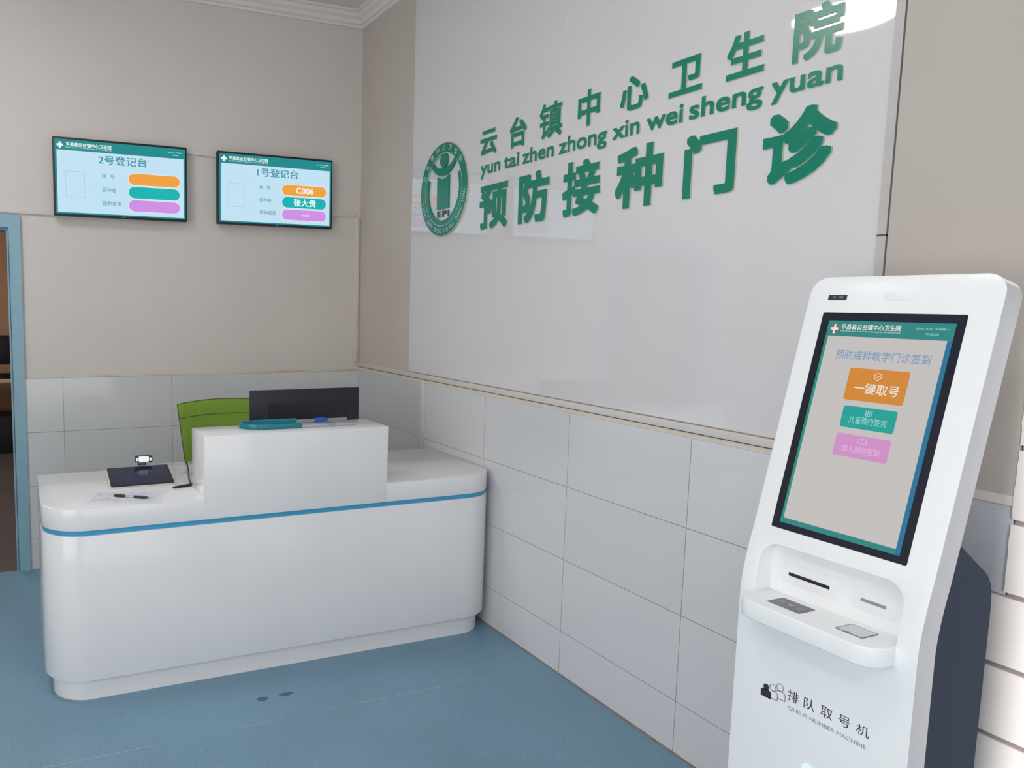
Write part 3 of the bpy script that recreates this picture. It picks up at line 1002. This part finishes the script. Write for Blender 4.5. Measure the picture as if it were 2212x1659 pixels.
# ================================================================== COMPUTER MONITOR ON THE COUNTER
mo = empty('computer_monitor', 'black computer monitor on the counter turned with its back to the room', 'monitor', (-0.797, -1.19, 0.744))
obj('display_panel', B(-1.0645, -0.530, -1.200, -1.182, 0.800, 1.107), M_BLACKM, mo, bevel=0.004)
bm = bmesh.new()
prism(bm, [(-0.99, 0.83), (-0.60, 0.83), (-0.60, 1.045), (-0.99, 1.045)], lambda x, z: (x, -1.1995, z), lambda x, z: (x + (0.004 if x < -0.8 else -0.004), -1.203, z + (0.004 if z < 0.9 else -0.004)))
obj('rear_housing', bm, M_BLACKM, mo)
obj('back_groove', B(-1.045, -0.549, -1.2012, -1.1995, 1.056, 1.0585), M_PRINT, mo)
obj('screen', B(-1.05, -0.545, -1.182, -1.1805, 0.815, 1.095), M_GLASSBLK, mo)
bm = B(-0.825, -0.77, -1.225, -1.205, 0.75, 0.90)
obj('stand_neck', bm, M_BLACK, mo, bevel=0.004)
obj('stand_base', vprism(bmesh.new(), rrect(-0.91, -0.685, -1.29, -1.10, 0.03), 0.744, 0.756), M_BLACK, mo, bevel=0.002)

# ================================================================== TABLET, WEBCAM, CABLE, PAPER, PEN
def tilt_plane(y0, z0, y1, z1, x):
    V = Vector((0, y1 - y0, z1 - z0))
    U = Vector((1, 0, 0))
    return Plane((x, y0, z0), U, V, U.cross(V))
TPL = tilt_plane(-1.351, 0.752, -1.18, 0.794, -1.69)
tb = empty('signature_tablet', 'black signing tablet with silver rim on the left end of the counter', 'tablet', (-1.565, -1.27, 0.744))
L_ = math.hypot(0.171, 0.042)
bm = bmesh.new()
plate(bm, TPL, rrect(-0.005, 0.262, -0.006, L_ + 0.004, 0.012), -0.010, -0.001)
obj('rim', bm, M_SILVER, tb, bevel=0.002)
bm = bmesh.new()
plate(bm, TPL, rrect(0.0, 0.256, 0.0, L_, 0.008), -0.001, 0.0006)
obj('glass_front', bm, M_GLASSBLK, tb)
bm = bmesh.new()
plate(bm, TPL, [(0.020, 0.012), (0.238, 0.012), (0.238, L_ - 0.012), (0.020, L_ - 0.012)], 0.0006, 0.0009)
obj('display', bm, S_TAB, tb)
bm = bmesh.new()
prism(bm, [(-1.352, 0.7445), (-1.165, 0.7445), (-1.165, 0.782), (-1.352, 0.7405 + 0.004)], lambda y, z: (-1.685, y, z), lambda y, z: (-1.440, y, z))
obj('wedge_base', bm, M_BLACK, tb)

tr = empty('acrylic_stand', 'clear acrylic stand beside the signing tablet on the counter', 'stand', (-1.45, -1.15, 0.744))
obj('upright_sheet', B(-1.60, -1.30, -1.152, -1.149, 0.748, 0.7945), M_ACR, tr)
obj('base_sheet', B(-1.422, -1.375, -1.40, -1.149, 0.7445, 0.7475), M_ACR, tr)

wc = empty('webcam', 'small webcam with lit white face above the signing tablet', 'webcam', (-1.536, -1.15, 0.7945))
bm = bmesh.new()
plate(bm, Plane((-1.572, -1.165, 0.811), (1, 0, -0.03), (0, 0, 1), (0, -1, 0)), rrect(0, 0.074, 0.0, 0.029, 0.008), 0.0, 0.02)
bd = obj('housing', bm, M_BLACK, wc, bevel=0.003)
WPL = Plane((-1.572, -1.1855, 0.811), (1, 0, -0.03), (0, 0, 1), (0, -1, 0))
bm = bmesh.new()
plate(bm, WPL, rrect(0.015, 0.059, 0.0035, 0.0275, 0.006), 0.0, 0.0015)
obj('lit_face', bm, S_LENS, wc)
for (a, b) in ((0.004, 0.011), (0.063, 0.070)):
    bm = bmesh.new()
    plate(bm, WPL, rrect(a, b, 0.007, 0.0215, 0.003), 0.0, 0.001)
    obj('side_light', bm, S_LENS, wc)
obj('clamp', B(-1.555, -1.521, -1.16, -1.145, 0.7945, 0.802), M_BLACK, wc, bevel=0.001)
obj('neck', cyl(bmesh.new(), (-1.537, -1.158, 0.800), (-1.537, -1.168, 0.815), 0.006), M_ACR, wc, smooth=True)

bm = tube(bmesh.new(), smooth_path([(-1.348, -1.159, 0.797), (-1.346, -1.175, 0.785), (-1.350, -1.21, 0.774), (-1.357, -1.26, 0.763), (-1.366, -1.31, 0.753), (-1.369, -1.36, 0.7482), (-1.366, -1.395, 0.7482)], 8), 0.0036)
tag(obj('cable', bm, M_BLACK, None, (-1.36, -1.28, 0.745), smooth=True), 'thin black cable hanging down beside the signing tablet', 'cable')
bm = bmesh.new()
cyl(bm, (-1.457, -1.428, 0.7495), (-1.448, -1.4255, 0.7495), 0.002, 0.0045)
cyl(bm, (-1.448, -1.4255, 0.7495), (-1.376, -1.407, 0.7505), 0.0048, 0.0055)
tag(obj('stylus', bm, M_BLACK, None, (-1.42, -1.42, 0.744), smooth=True), 'black stylus lying at the front right corner of the tablet', 'stylus')

PPL = Plane((-1.825, -1.547, 0.7442), Vector((-1.543 + 1.825, -1.639 + 1.547, 0)), Vector((0.092, 0.282, 0)), (0, 0, 1))
pp = empty('paper_sheet', 'printed paper form lying on the counter under the pen', 'paper', (-1.66, -1.49, 0.7442))
bm = bmesh.new()
plate(bm, PPL, [(0, 0), (0.297, 0), (0.297, 0.21), (0, 0.21)], 0.0, 0.0006)
obj('sheet', bm, M_PAPER, pp)
bm = bmesh.new()
random.seed(5)
for k in range(9):
    v = 0.03 + k * 0.018
    plate(bm, PPL, [(0.03, v), (0.27, v), (0.27, v + 0.0006), (0.03, v + 0.0006)], 0.0006, 0.0008)
for u in (0.03, 0.075, 0.12, 0.165, 0.2, 0.235, 0.27):
    plate(bm, PPL, [(u, 0.03), (u + 0.0006, 0.03), (u + 0.0006, 0.174), (u, 0.174)], 0.0006, 0.0008)
for k in range(26):
    u = random.choice((0.035, 0.08, 0.125, 0.17, 0.205, 0.24)) + random.uniform(0, 0.008)
    v = 0.034 + random.randint(0, 7) * 0.018
    l = random.uniform(0.006, 0.016)
    for q in range(int(l / 0.003)):
        plate(bm, PPL, [(u + q * 0.003, v), (u + q * 0.003 + 0.002, v + 0.001), (u + q * 0.003 + 0.001, v + 0.006), (u + q * 0.003, v + 0.004)], 0.0006, 0.0008)
obj('form_print', bm, M_INK, pp)

pn = empty('pen', 'black ballpoint pen with clear middle on the paper form', 'pen', (-1.638, -1.51, 0.745))
A_, B_ = Vector((-1.702, -1.472, 0.7505)), Vector((-1.574, -1.560, 0.7505))
def seg_(a, b, r0, r1=None):
    return cyl(bmesh.new(), A_.lerp(B_, a), A_.lerp(B_, b), r0, r1)
obj('tip', seg_(0.0, 0.09, 0.0012, 0.0045), M_SILVER, pn, smooth=True)
obj('grip', seg_(0.09, 0.37, 0.0054), M_BLACK, pn, smooth=True)
obj('barrel', seg_(0.37, 0.62, 0.005), M_CLEARARM, pn, smooth=True)
obj('upper_barrel', seg_(0.62, 0.94, 0.0054), M_BLACK, pn, smooth=True)
obj('push_button', seg_(0.94, 1.0, 0.003), M_BLACK, pn, smooth=True)

# ================================================================== TEAL TONGS ON THE RAISED LEDGE
ZL = 0.9885
tg = empty('plastic_tongs', 'teal loop with two clear plastic arms lying on the raised counter ledge', 'tongs', (-0.95, -1.48, ZL))
path = [(-0.945, -1.555), (-1.05, -1.553), (-1.13, -1.545), (-1.178, -1.505), (-1.186, -1.470), (-1.160, -1.432), (-1.09, -1.424), (-1.0, -1.424), (-0.925, -1.424)]
cl = smooth_path([(x, y, 0) for x, y in path], 8)
bm = bmesh.new()
rings = []
for i, p in enumerate(cl):
    tv = (cl[min(i + 1, len(cl) - 1)] - cl[max(i - 1, 0)]).normalized()
    nv = Vector((tv.y, -tv.x, 0)) * 0.0045
    rings.append([bm.verts.new((q.x, q.y, z)) for q, z in ((p + nv, ZL + 0.0005), (p + nv, ZL + 0.021), (p - nv, ZL + 0.021), (p - nv, ZL + 0.0005))])
for a, b in zip(rings, rings[1:]):
    for q in range(4):
        bm.faces.new((a[q], b[q], b[(q + 1) % 4], a[(q + 1) % 4]))
bm.faces.new(rings[0][::-1])
bm.faces.new(rings[-1])
obj('loop_handle', bm, M_TEAL, tg, bevel=0.0012)
obj('clear_arm', B(-0.946, -0.70, -1.560, -1.549, ZL + 0.002, ZL + 0.012), M_CLEARARM, tg, bevel=0.001)
a2 = obj('clear_arm', B(-0.926, -0.69, -1.431, -1.420, ZL + 0.002, ZL + 0.014), M_CLEARARM, tg, bevel=0.001)
PL2 = Plane((-0.926, -1.4315, ZL), (1, 0, 0), (0, 0, 1), (0, -1, 0))
bm = bmesh.new()
for u in [0.06 + 0.006 * k for k in range(11)]:
    plate(bm, PL2, [(u, 0.004), (u + 0.002, 0.004), (u + 0.002, 0.010), (u, 0.010)], 0, 0.0003)
obj('scale_marks', bm, M_SEAM, a2)
bm = bmesh.new()
prism(bm, [(-0.845, ZL + 0.0005), (-0.785, ZL + 0.0005), (-0.785, ZL + 0.016), (-0.800, ZL + 0.019), (-0.838, ZL + 0.017)], lambda x, z: (x, -1.437, z), lambda x, z: (x, -1.414, z))
obj('blue_clamp', bm, M_BLUECLIP, tg, bevel=0.0015)
bm = bmesh.new()
prism(bm, [(-1.566, ZL + 0.0005), (-1.530, ZL + 0.0005), (-1.543, ZL + 0.016), (-1.552, ZL + 0.016)], lambda y, z: (-0.832, y, z), lambda y, z: (-0.797, y, z))
obj('metal_clamp', bm, M_CHROME, tg, bevel=0.001)

# ================================================================== QUEUE KIOSK
KY0, KY1 = -3.622, -3.218          # right and left side
TH = 0.24
KO = Vector((-0.254, 0, 1.478))
def kx(u):
    return KO.x + u * math.sin(TH)
def kz(u):
    return KO.z + u * math.cos(TH)
KP = Plane(KO, (0, -1, 0), (math.sin(TH), 0, math.cos(TH)), (-math.cos(TH), 0, math.sin(TH)))   # u = -y, v along the slope
kk = empty('ticket_kiosk', 'tall white queue ticket kiosk with slanted touch screen against the right wall', 'kiosk', (-0.30, -3.42, 0))
# profile of the white shell in x,z: front line then back line
def front_profile():
    top_u = (1.580 - KO.z) / math.cos(TH)
    u_b = -0.600
    xb, zb = kx(u_b), kz(u_b)
    xl = -0.4075
    pts = [(xl, 0.05), (xl, 0.40), (xl, 0.76), (xl + 0.0002, 0.80)]
    # soft bend
    p0, p1, p2 = Vector((xl, 0.80)), Vector((xl - 0.0015, 0.872)), Vector((kx(-0.52), kz(-0.52)))
    for i in range(1, 9):
        t = i / 8
        q = p0 * (1 - t) ** 2 + p1 * 2 * t * (1 - t) + p2 * t * t
        pts.append((q.x, q.y))
    for i in range(1, 9):
        u = -0.52 + (top_u + 0.52) * i / 8
        pts.append((kx(u), kz(u)))
    return pts
fp = front_profile()
def offset_profile(pts, d):
    out = []
    for i, p in enumerate(pts):
        a = Vector(pts[max(i - 1, 0)])
        b = Vector(pts[min(i + 1, len(pts) - 1)])
        t = (b - a).normalized()
        n = Vector((t.y, -t.x))
        out.append((p[0] + n.x * d, p[1] + n.y * d))
    return out
bpf = offset_profile(fp, 0.056)
# shell as strips between front and back profile, top corners rounded
RC = 0.040
top_z = fp[-1][1]
def half_width_in(z):
    """inset of the side at height z for the rounded top corners"""
    d = (z - (top_z - RC)) / RC
    if d <= 0:
        return 0.0
    d = min(d, 1.0)
    return RC * (1 - math.sqrt(max(0, 1 - d * d)))
def densify(pts):
    out = list(pts[:-2])
    a, b = Vector(pts[-2]), Vector(pts[-1])
    f = (top_z - RC - a.y) / (b.y - a.y)
    if f > 0:
        out.append(tuple(a))
    s = a.lerp(b, max(f, 0))
    for i in range(0, 9):
        ang = 0.5 * PI * i / 8
        out.append(tuple(s.lerp(b, math.sin(ang))))
    return out
fpd = densify(fp)
bpd = offset_profile(fpd, 0.056)
bm = bmesh.new()
rows_ = []
for (f, b) in zip(fpd, bpd):
    ins = half_width_in(f[1])
    rows_.append([bm.verts.new((f[0], KY1 - ins, f[1])), bm.verts.new((f[0], KY0 + ins, f[1])), bm.verts.new((b[0], KY0 + ins, b[1])), bm.verts.new((b[0], KY1 - ins, b[1]))])
for a, b in zip(rows_, rows_[1:]):
    for q in range(4):
        bm.faces.new((a[q], a[(q + 1) % 4], b[(q + 1) % 4], b[q]))
bm.faces.new(rows_[0])
bm.faces.new(rows_[-1][::-1])
bmesh.ops.recalc_face_normals(bm, faces=bm.faces)
sh = obj('front_shell', bm, M_KWHITE, kk)
# recess cutter
RX = -0.349
cb = bmesh.new()
ur = -0.540
ztop = kz(ur)
prism(cb, rrect(-3.580, -3.255, 0.829, ztop, 0.042, 8, (0, 0, 1, 1)), lambda y, z: (-0.55, y, z), lambda y, z: (RX - 0.0, y, z))
bmesh.ops.recalc_face_normals(cb, faces=cb.faces)
cme = D.meshes.new('cutter')
cb.to_mesh(cme)
cb.free()
cme.transform(Matrix.Translation(-kk.location))
co = D.objects.new('cutter', cme)
COL.objects.link(co)
co.location = kk.location
sh.data.materials.clear()
md = sh.modifiers.new('cut', 'BOOLEAN')
md.object = co
md.operation = 'DIFFERENCE'
md.solver = 'EXACT'
bv = sh.modifiers.new('bev', 'BEVEL')
bv.width = 0.005
bv.segments = 3
bv.limit_method = 'ANGLE'
bv.angle_limit = math.radians(40)
dg = bpy.context.evaluated_depsgraph_get()
dg.update()
nm = D.meshes.new_from_object(sh.evaluated_get(dg))
sh.modifiers.clear()
sh.data = nm
nm.name = 'front_shell'
nm.materials.clear()
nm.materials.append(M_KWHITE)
nm.materials.append(M_KSIDE_SHADE)
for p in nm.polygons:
    p.material_index = 1 if p.normal.y < -0.8 and abs(p.center.y + kk.location.y - KY0) < 0.01 else 0  # side toward the entrance gets the painted shade tone
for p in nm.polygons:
    p.use_smooth = True
nm.set_sharp_from_angle(angle=math.radians(30))
D.objects.remove(co)

obj('base_foot', B(-0.42, -0.16, KY0 - 0.01, KY1 + 0.01, 0.0, 0.05), M_NAVY, kk, bevel=0.004)
# navy rear body (profile in x,z)
nb = [(-0.3475, 0.05), (-0.3475, 0.86), (-0.300, 1.040), (-0.207, 0.974), (-0.194, 0.962), (-0.184, 0.947), (-0.178, 0.930), (-0.175, 0.908), (-0.174, 0.88), (-0.174, 0.05)]
bm = bmesh.new()
prism(bm, nb, lambda x, z: (x, KY0 + 0.003, z), lambda x, z: (x, KY1 - 0.003, z))
n_ = obj('rear_body', bm, M_NAVY, kk, smooth=True)
n_['label'] = 'dark navy rear body'
# screen
bm = bmesh.new()
plate(bm, KP, rrect(3.263, 3.567, -0.503, 0.019, 0.004, 4), -0.003, 0.0006)
bz = obj('bezel', bm, M_BEZEL, kk)
bm = bmesh.new()
plate(bm, KP, [(3.282, -0.4875), (3.550, -0.4875), (3.550, 0.0), (3.282, 0.0)], 0.0006, 0.0009)
ds = obj('touch_screen', bm, K_TEAL, kk)
def kel(name, pts, m, n=0.0013):
    bm = bmesh.new()
    plate(bm, KP, pts, 0.0009, n)
    return obj(name, bm, m, ds)
def R4(u0, u1, v0, v1):
    return [(u0, v0), (u1, v0), (u1, v1), (u0, v1)]
kel('page', R4(3.2885, 3.5405, -0.4755, -0.0365), K_PAGE, 0.0011)
kel('left_border', R4(3.282, 3.2885, -0.4875, -0.0365), K_EDGE, 0.0011)
kel('right_border', R4(3.5405, 3.550, -0.4875, -0.0365), K_BLUE, 0.0011)
cu, cv = 3.2995, -0.0195
kel('emblem_red', [(cu + 0.0085 * math.cos(q), cv + 0.0105 * math.sin(q)) for q in [2 * PI * i / 20 for i in range(20)]], S_RED, 0.0011)
kel('emblem_cross', [(cu + a, cv + b) for a, b in ((-0.0025, -0.011), (0.0025, -0.011), (0.0025, -0.003), (0.0085, -0.003), (0.0085, 0.003), (0.0025, 0.003), (0.0025, 0.011), (-0.0025, 0.011), (-0.0025, 0.003), (-0.0085, 0.003), (-0.0085, -0.003), (-0.0025, -0.003))], K_WHITE, 0.0013)
text_on('header_text', '平昌县云台镇中心卫生院', KP, 3.315, 3.446, -0.0205, -0.0075, K_WHITE, ds, 0.0014, bold=0.018)
text_on('header_pinyin', 'Ping Chang Xian Yun Tai Zhen Zhong Xin Wei Sheng Yuan', KP, 3.315, 3.446, -0.0265, -0.0225, K_WHITE, ds, 0.0014)
text_on('header_date', '2024-10-21  今星期一', KP, 3.476, 3.540, -0.0155, -0.0105, K_GTXT, ds, 0.0014)
text_on('header_time', '10:38:08', KP, 3.496, 3.522, -0.0265, -0.0220, K_GTXT, ds, 0.0014)
text_on('title_text', '预防接种数字门诊签到', KP, 3.318, 3.519, -0.0895, -0.068, K_TXT, ds, 0.0014, bold=0.003)
def button(u0, u1, v0, v1, m, txt, tm, tu0, tu1, tv0, tv1, bold):
    b = kel('button', rrect(u0, u1, v0, v1, 0.005, 5), m, 0.0013)
    text_on('button_text', txt, KP, tu0, tu1, tv0, tv1, tm, ds, 0.0016, bold=bold)
button(3.3585, 3.4865, -0.181, -0.1075, K_ORANGE, '一键取号', K_WHITE, 3.377, 3.473, -0.164, -0.140, 0.01)
button(3.365, 3.481, -0.243, -0.194, K_GREEN, '儿童预约签到', K_GTXT, 3.383, 3.463, -0.232, -0.216, 0.0)
button(3.364, 3.482, -0.308, -0.2575, K_PINK, '成人预约签到', K_PTXT, 3.383, 3.464, -0.297, -0.281, 0.0)
# icons on the buttons
def outline(pts, wdt, m, n0=0.0013, n1=0.0016, name='button_icon'):
    bm = bmesh.new()
    for a, b in zip(pts, pts[1:] + pts[:1]):
        a, b = Vector(a), Vector(b)
        d = (b - a).normalized() * wdt / 2
        nn = Vector((-d.y, d.x))
        plate(bm, KP, [tuple(a - d + nn), tuple(a - d - nn), tuple(b + d - nn), tuple(b + d + nn)], n0, n1)
    return obj(name, bm, m, ds)
s0, t0 = 3.4225, -0.1235
outline([(s0 - 0.007, t0 + 0.005), (s0, t0 + 0.008), (s0 + 0.007, t0 + 0.005), (s0 + 0.007, t0 - 0.003), (s0, t0 - 0.009), (s0 - 0.007, t0 - 0.003)], 0.0012, K_WHITE)
bm = bmesh.new()
plate(bm, KP, [(s0 - 0.004, t0), (s0 - 0.001, t0 - 0.003), (s0 + 0.0045, t0 + 0.003), (s0 + 0.0035, t0 + 0.0035), (s0 - 0.001, t0 - 0.0013), (s0 - 0.0032, t0 + 0.0008)], 0.0013, 0.0016)
obj('button_icon', bm, K_WHITE, ds)
s1, t1 = 3.4225, -0.2065
bm = bmesh.new()
for k in (-0.006, -0.002, 0.002, 0.006):
    plate(bm, KP, [(s1 + k - 0.0004, t1 - 0.006), (s1 + k + 0.0004, t1 - 0.006), (s1 + k + 0.0004, t1 + 0.006), (s1 + k - 0.0004, t1 + 0.006)], 0.0013, 0.0015)
    plate(bm, KP, [(s1 - 0.008, t1 + k - 0.0004), (s1 + 0.008, t1 + k - 0.0004), (s1 + 0.008, t1 + k + 0.0004), (s1 - 0.008, t1 + k + 0.0004)], 0.0013, 0.0016)
obj('button_icon', bm, K_GTXT, ds)
s2, t2_ = 3.4235, -0.2695
outline([(s2 - 0.009, t2_ - 0.005), (s2 - 0.007, t2_ + 0.005), (s2 - 0.002, t2_ + 0.006), (s2, t2_ + 0.003), (s2 + 0.002, t2_ + 0.006), (s2 + 0.007, t2_ + 0.005), (s2 + 0.009, t2_ - 0.005), (s2, t2_ - 0.004)], 0.001, K_PTXT)

# camera window and embossed plate above the screen
bm = bmesh.new()
plate(bm, KP, R4(3.266, 3.310, 0.0485, 0.0615), -0.002, 0.0006)
cw = obj('camera_window', bm, M_SLOT, kk)
bm = bmesh.new()
plate(bm, KP, [(3.281 + 0.003 * math.cos(q), 0.055 + 0.0035 * math.sin(q)) for q in [2 * PI * i / 16 for i in range(16)]], 0.0006, 0.0009)
plate(bm, KP, R4(3.292, 3.302, 0.052, 0.058), 0.0006, 0.0009)
obj('camera_lens', bm, M_READER, cw)
bm = bmesh.new()
plate(bm, KP, rrect(3.392, 3.458, 0.048, 0.0675, 0.004, 4), -0.002, 0.0007)
obj('cover_plate', bm, M_KWHITE, kk, bevel=0.0006)

# shelf
bm = bmesh.new()
vprism(bm, rrect(-0.474, RX + 0.004, -3.581, -3.254, 0.045, 8, (1, 0, 0, 1)), 0.789, 0.8305)
sf = obj('shelf', bm, M_KWHITE, kk, smooth=True, bevel=0.0035, seg=3)
FPZ = Plane((0, 0, 0.8305), (0, -1, 0), (1, 0, 0), (0, 0, 1))
bm = bmesh.new()
plate(bm, FPZ, rrect(3.3125, 3.3925, -0.436, -0.381, 0.004, 4), 0.0, 0.0008)
rd = obj('card_reader', bm, M_READER, sf)
bm = bmesh.new()
for sgn in (-1, 1):
    for r in (0.011, 0.015, 0.019, 0.023):
        pa = []
        for q in range(9):
            a = math.radians(-38 + 76 * q / 8)
            pa.append((3.3525 + sgn * (0.006 + r * math.cos(a)), -0.4085 + r * 0.75 * math.sin(a)))
        for a, b in zip(pa, pa[1:]):
            plate(bm, FPZ, [a, b, (b[0] + sgn * 0.0009, b[1]), (a[0] + sgn * 0.0009, a[1])], 0.0008, 0.0011)
plate(bm, FPZ, rrect(3.347, 3.358, -0.413, -0.404, 0.002, 3), 0.0008, 0.0011)
obj('reader_symbol', bm, M_RGREY, sf)
bm = bmesh.new()
plate(bm, FPZ, rrect(3.4715, 3.5305, -0.4335, -0.3785, 0.004, 4), 0.0, 0.0007)
obj('scanner_frame', bm, M_READER, sf)
bm = bmesh.new()
plate(bm, FPZ, rrect(3.4745, 3.5275, -0.4305, -0.3815, 0.003, 4), 0.0007, 0.001)
plate(bm, FPZ, R4(3.4745, 3.4746, -0.4305, -0.43), 0.0007, 0.001)
obj('scanner_window', bm, M_SCANGL, sf)
bm = bmesh.new()
plate(bm, FPZ, [(3.492 + 0.011 * i / 8, -0.4305 + 0.006 * math.sin(PI * i / 8)) for i in range(9)], 0.001, 0.0013)
obj('scanner_mark', bm, M_READER, sf)
bm = bmesh.new()
prism(bm, rrect(-3.584, -3.251, 0.80, ztop + 0.004, 0.042, 8, (0, 0, 1, 1)), lambda y, z: (RX - 0.0055, y, z), lambda y, z: (RX + 0.0, y, z))
obj('recess_back', bm, M_KWHITE, kk)
# slots in the recess
RP = Plane((RX - 0.0055, 0, 0), (0, -1, 0), (0, 0, 1), (-1, 0, 0))
bm = bmesh.new()
plate(bm, RP, rrect(3.286, 3.420, 0.8605, 0.905, 0.005, 4), -0.002, 0.0010)
s1_ = obj('ticket_slot', bm, M_KWHITE, kk, bevel=0.0006)
bm = bmesh.new()
plate(bm, RP, R4(3.303, 3.402, 0.8785, 0.8865), 0.001, 0.0014)
obj('slot_opening', bm, M_SLOT, s1_)
bm = bmesh.new()
plate(bm, RP, rrect(3.452, 3.546, 0.8605, 0.905, 0.005, 4), -0.002, 0.0010)
s2_ = obj('card_slot', bm, M_KWHITE, kk, bevel=0.0006)
bm = bmesh.new()
plate(bm, RP, R4(3.4715, 3.525, 0.8795, 0.8865), 0.001, 0.0014)
obj('slot_opening', bm, M_SLOTG, s2_)
# printing on the lower front
LP = Plane((-0.4078, 0, 0), (0, -1, 0), (0, 0, 1), (-1, 0, 0))
chs = '排队取号机'
for i, c_ in enumerate(chs):
    u = 3.3615 + i * (3.5185 - 3.3615) / 4
    text_on('printed_text', c_, LP, u, u + 0.0265, 0.6095 + 0.0013 * i, 0.6365 + 0.0003 * i, M_PRINT, kk, 0.0003, bold=-0.003)
text_on('printed_text', 'QUEUE NUMBER MACHINE', LP, 3.365, 3.5415, 0.5868, 0.5975, M_PRINTG, kk, 0.0003)
# three people icon
def head(u, v, r):
    return [(u + r * math.cos(q), v + r * 1.05 * math.sin(q)) for q in [2 * PI * i / 24 for i in range(24)]]
bm = bmesh.new()
plate(bm, LP, head(3.3065, 0.6135, 0.0072), 0.0, 0.0004)
plate(bm, LP, [(3.2935, 0.5885), (3.3205, 0.5885), (3.3205, 0.604), (3.315, 0.608), (3.2985, 0.608), (3.2935, 0.604)], 0.0, 0.0004)
obj('queue_icon_solid', bm, M_PRINT, kk)
def line_fig(bm, pts, wd=0.0009, closed=True):
    L = list(zip(pts, pts[1:] + (pts[:1] if closed else [])))
    if not closed:
        L = list(zip(pts, pts[1:]))
    for a, b in L:
        a, b = Vector(a), Vector(b)
        d = (b - a).normalized() * wd / 2
        nn = Vector((-d.y, d.x))
        plate(bm, LP, [tuple(a - d + nn), tuple(a - d - nn), tuple(b + d - nn), tuple(b + d + nn)], 0.0, 0.0004)
bm = bmesh.new()
line_fig(bm, head(3.3235, 0.6195, 0.0078))
line_fig(bm, [(3.3205, 0.612), (3.333, 0.612), (3.3365, 0.608), (3.3365, 0.593), (3.3212, 0.593)], closed=False)
obj('queue_icon_outline', bm, M_PRINT, kk)
bm = bmesh.new()
line_fig(bm, head(3.3415, 0.6285, 0.0082))
line_fig(bm, [(3.3345, 0.6165), (3.334, 0.6195), (3.352, 0.6195), (3.3555, 0.615), (3.3555, 0.601), (3.3372, 0.601)], closed=False)
obj('queue_icon_outline', bm, M_PRINT, kk)
bm = bmesh.new()
plate(bm, LP, [(3.421 + 0.0135 * math.cos(q), 0.472 + 0.0135 * math.sin(q)) for q in [2 * PI * i / 28 for i in range(28)]], 0.0, 0.002)
k_ = obj('indicator_light', bm, K_LED, kk)
k_['label'] = 'round glowing blue indicator'
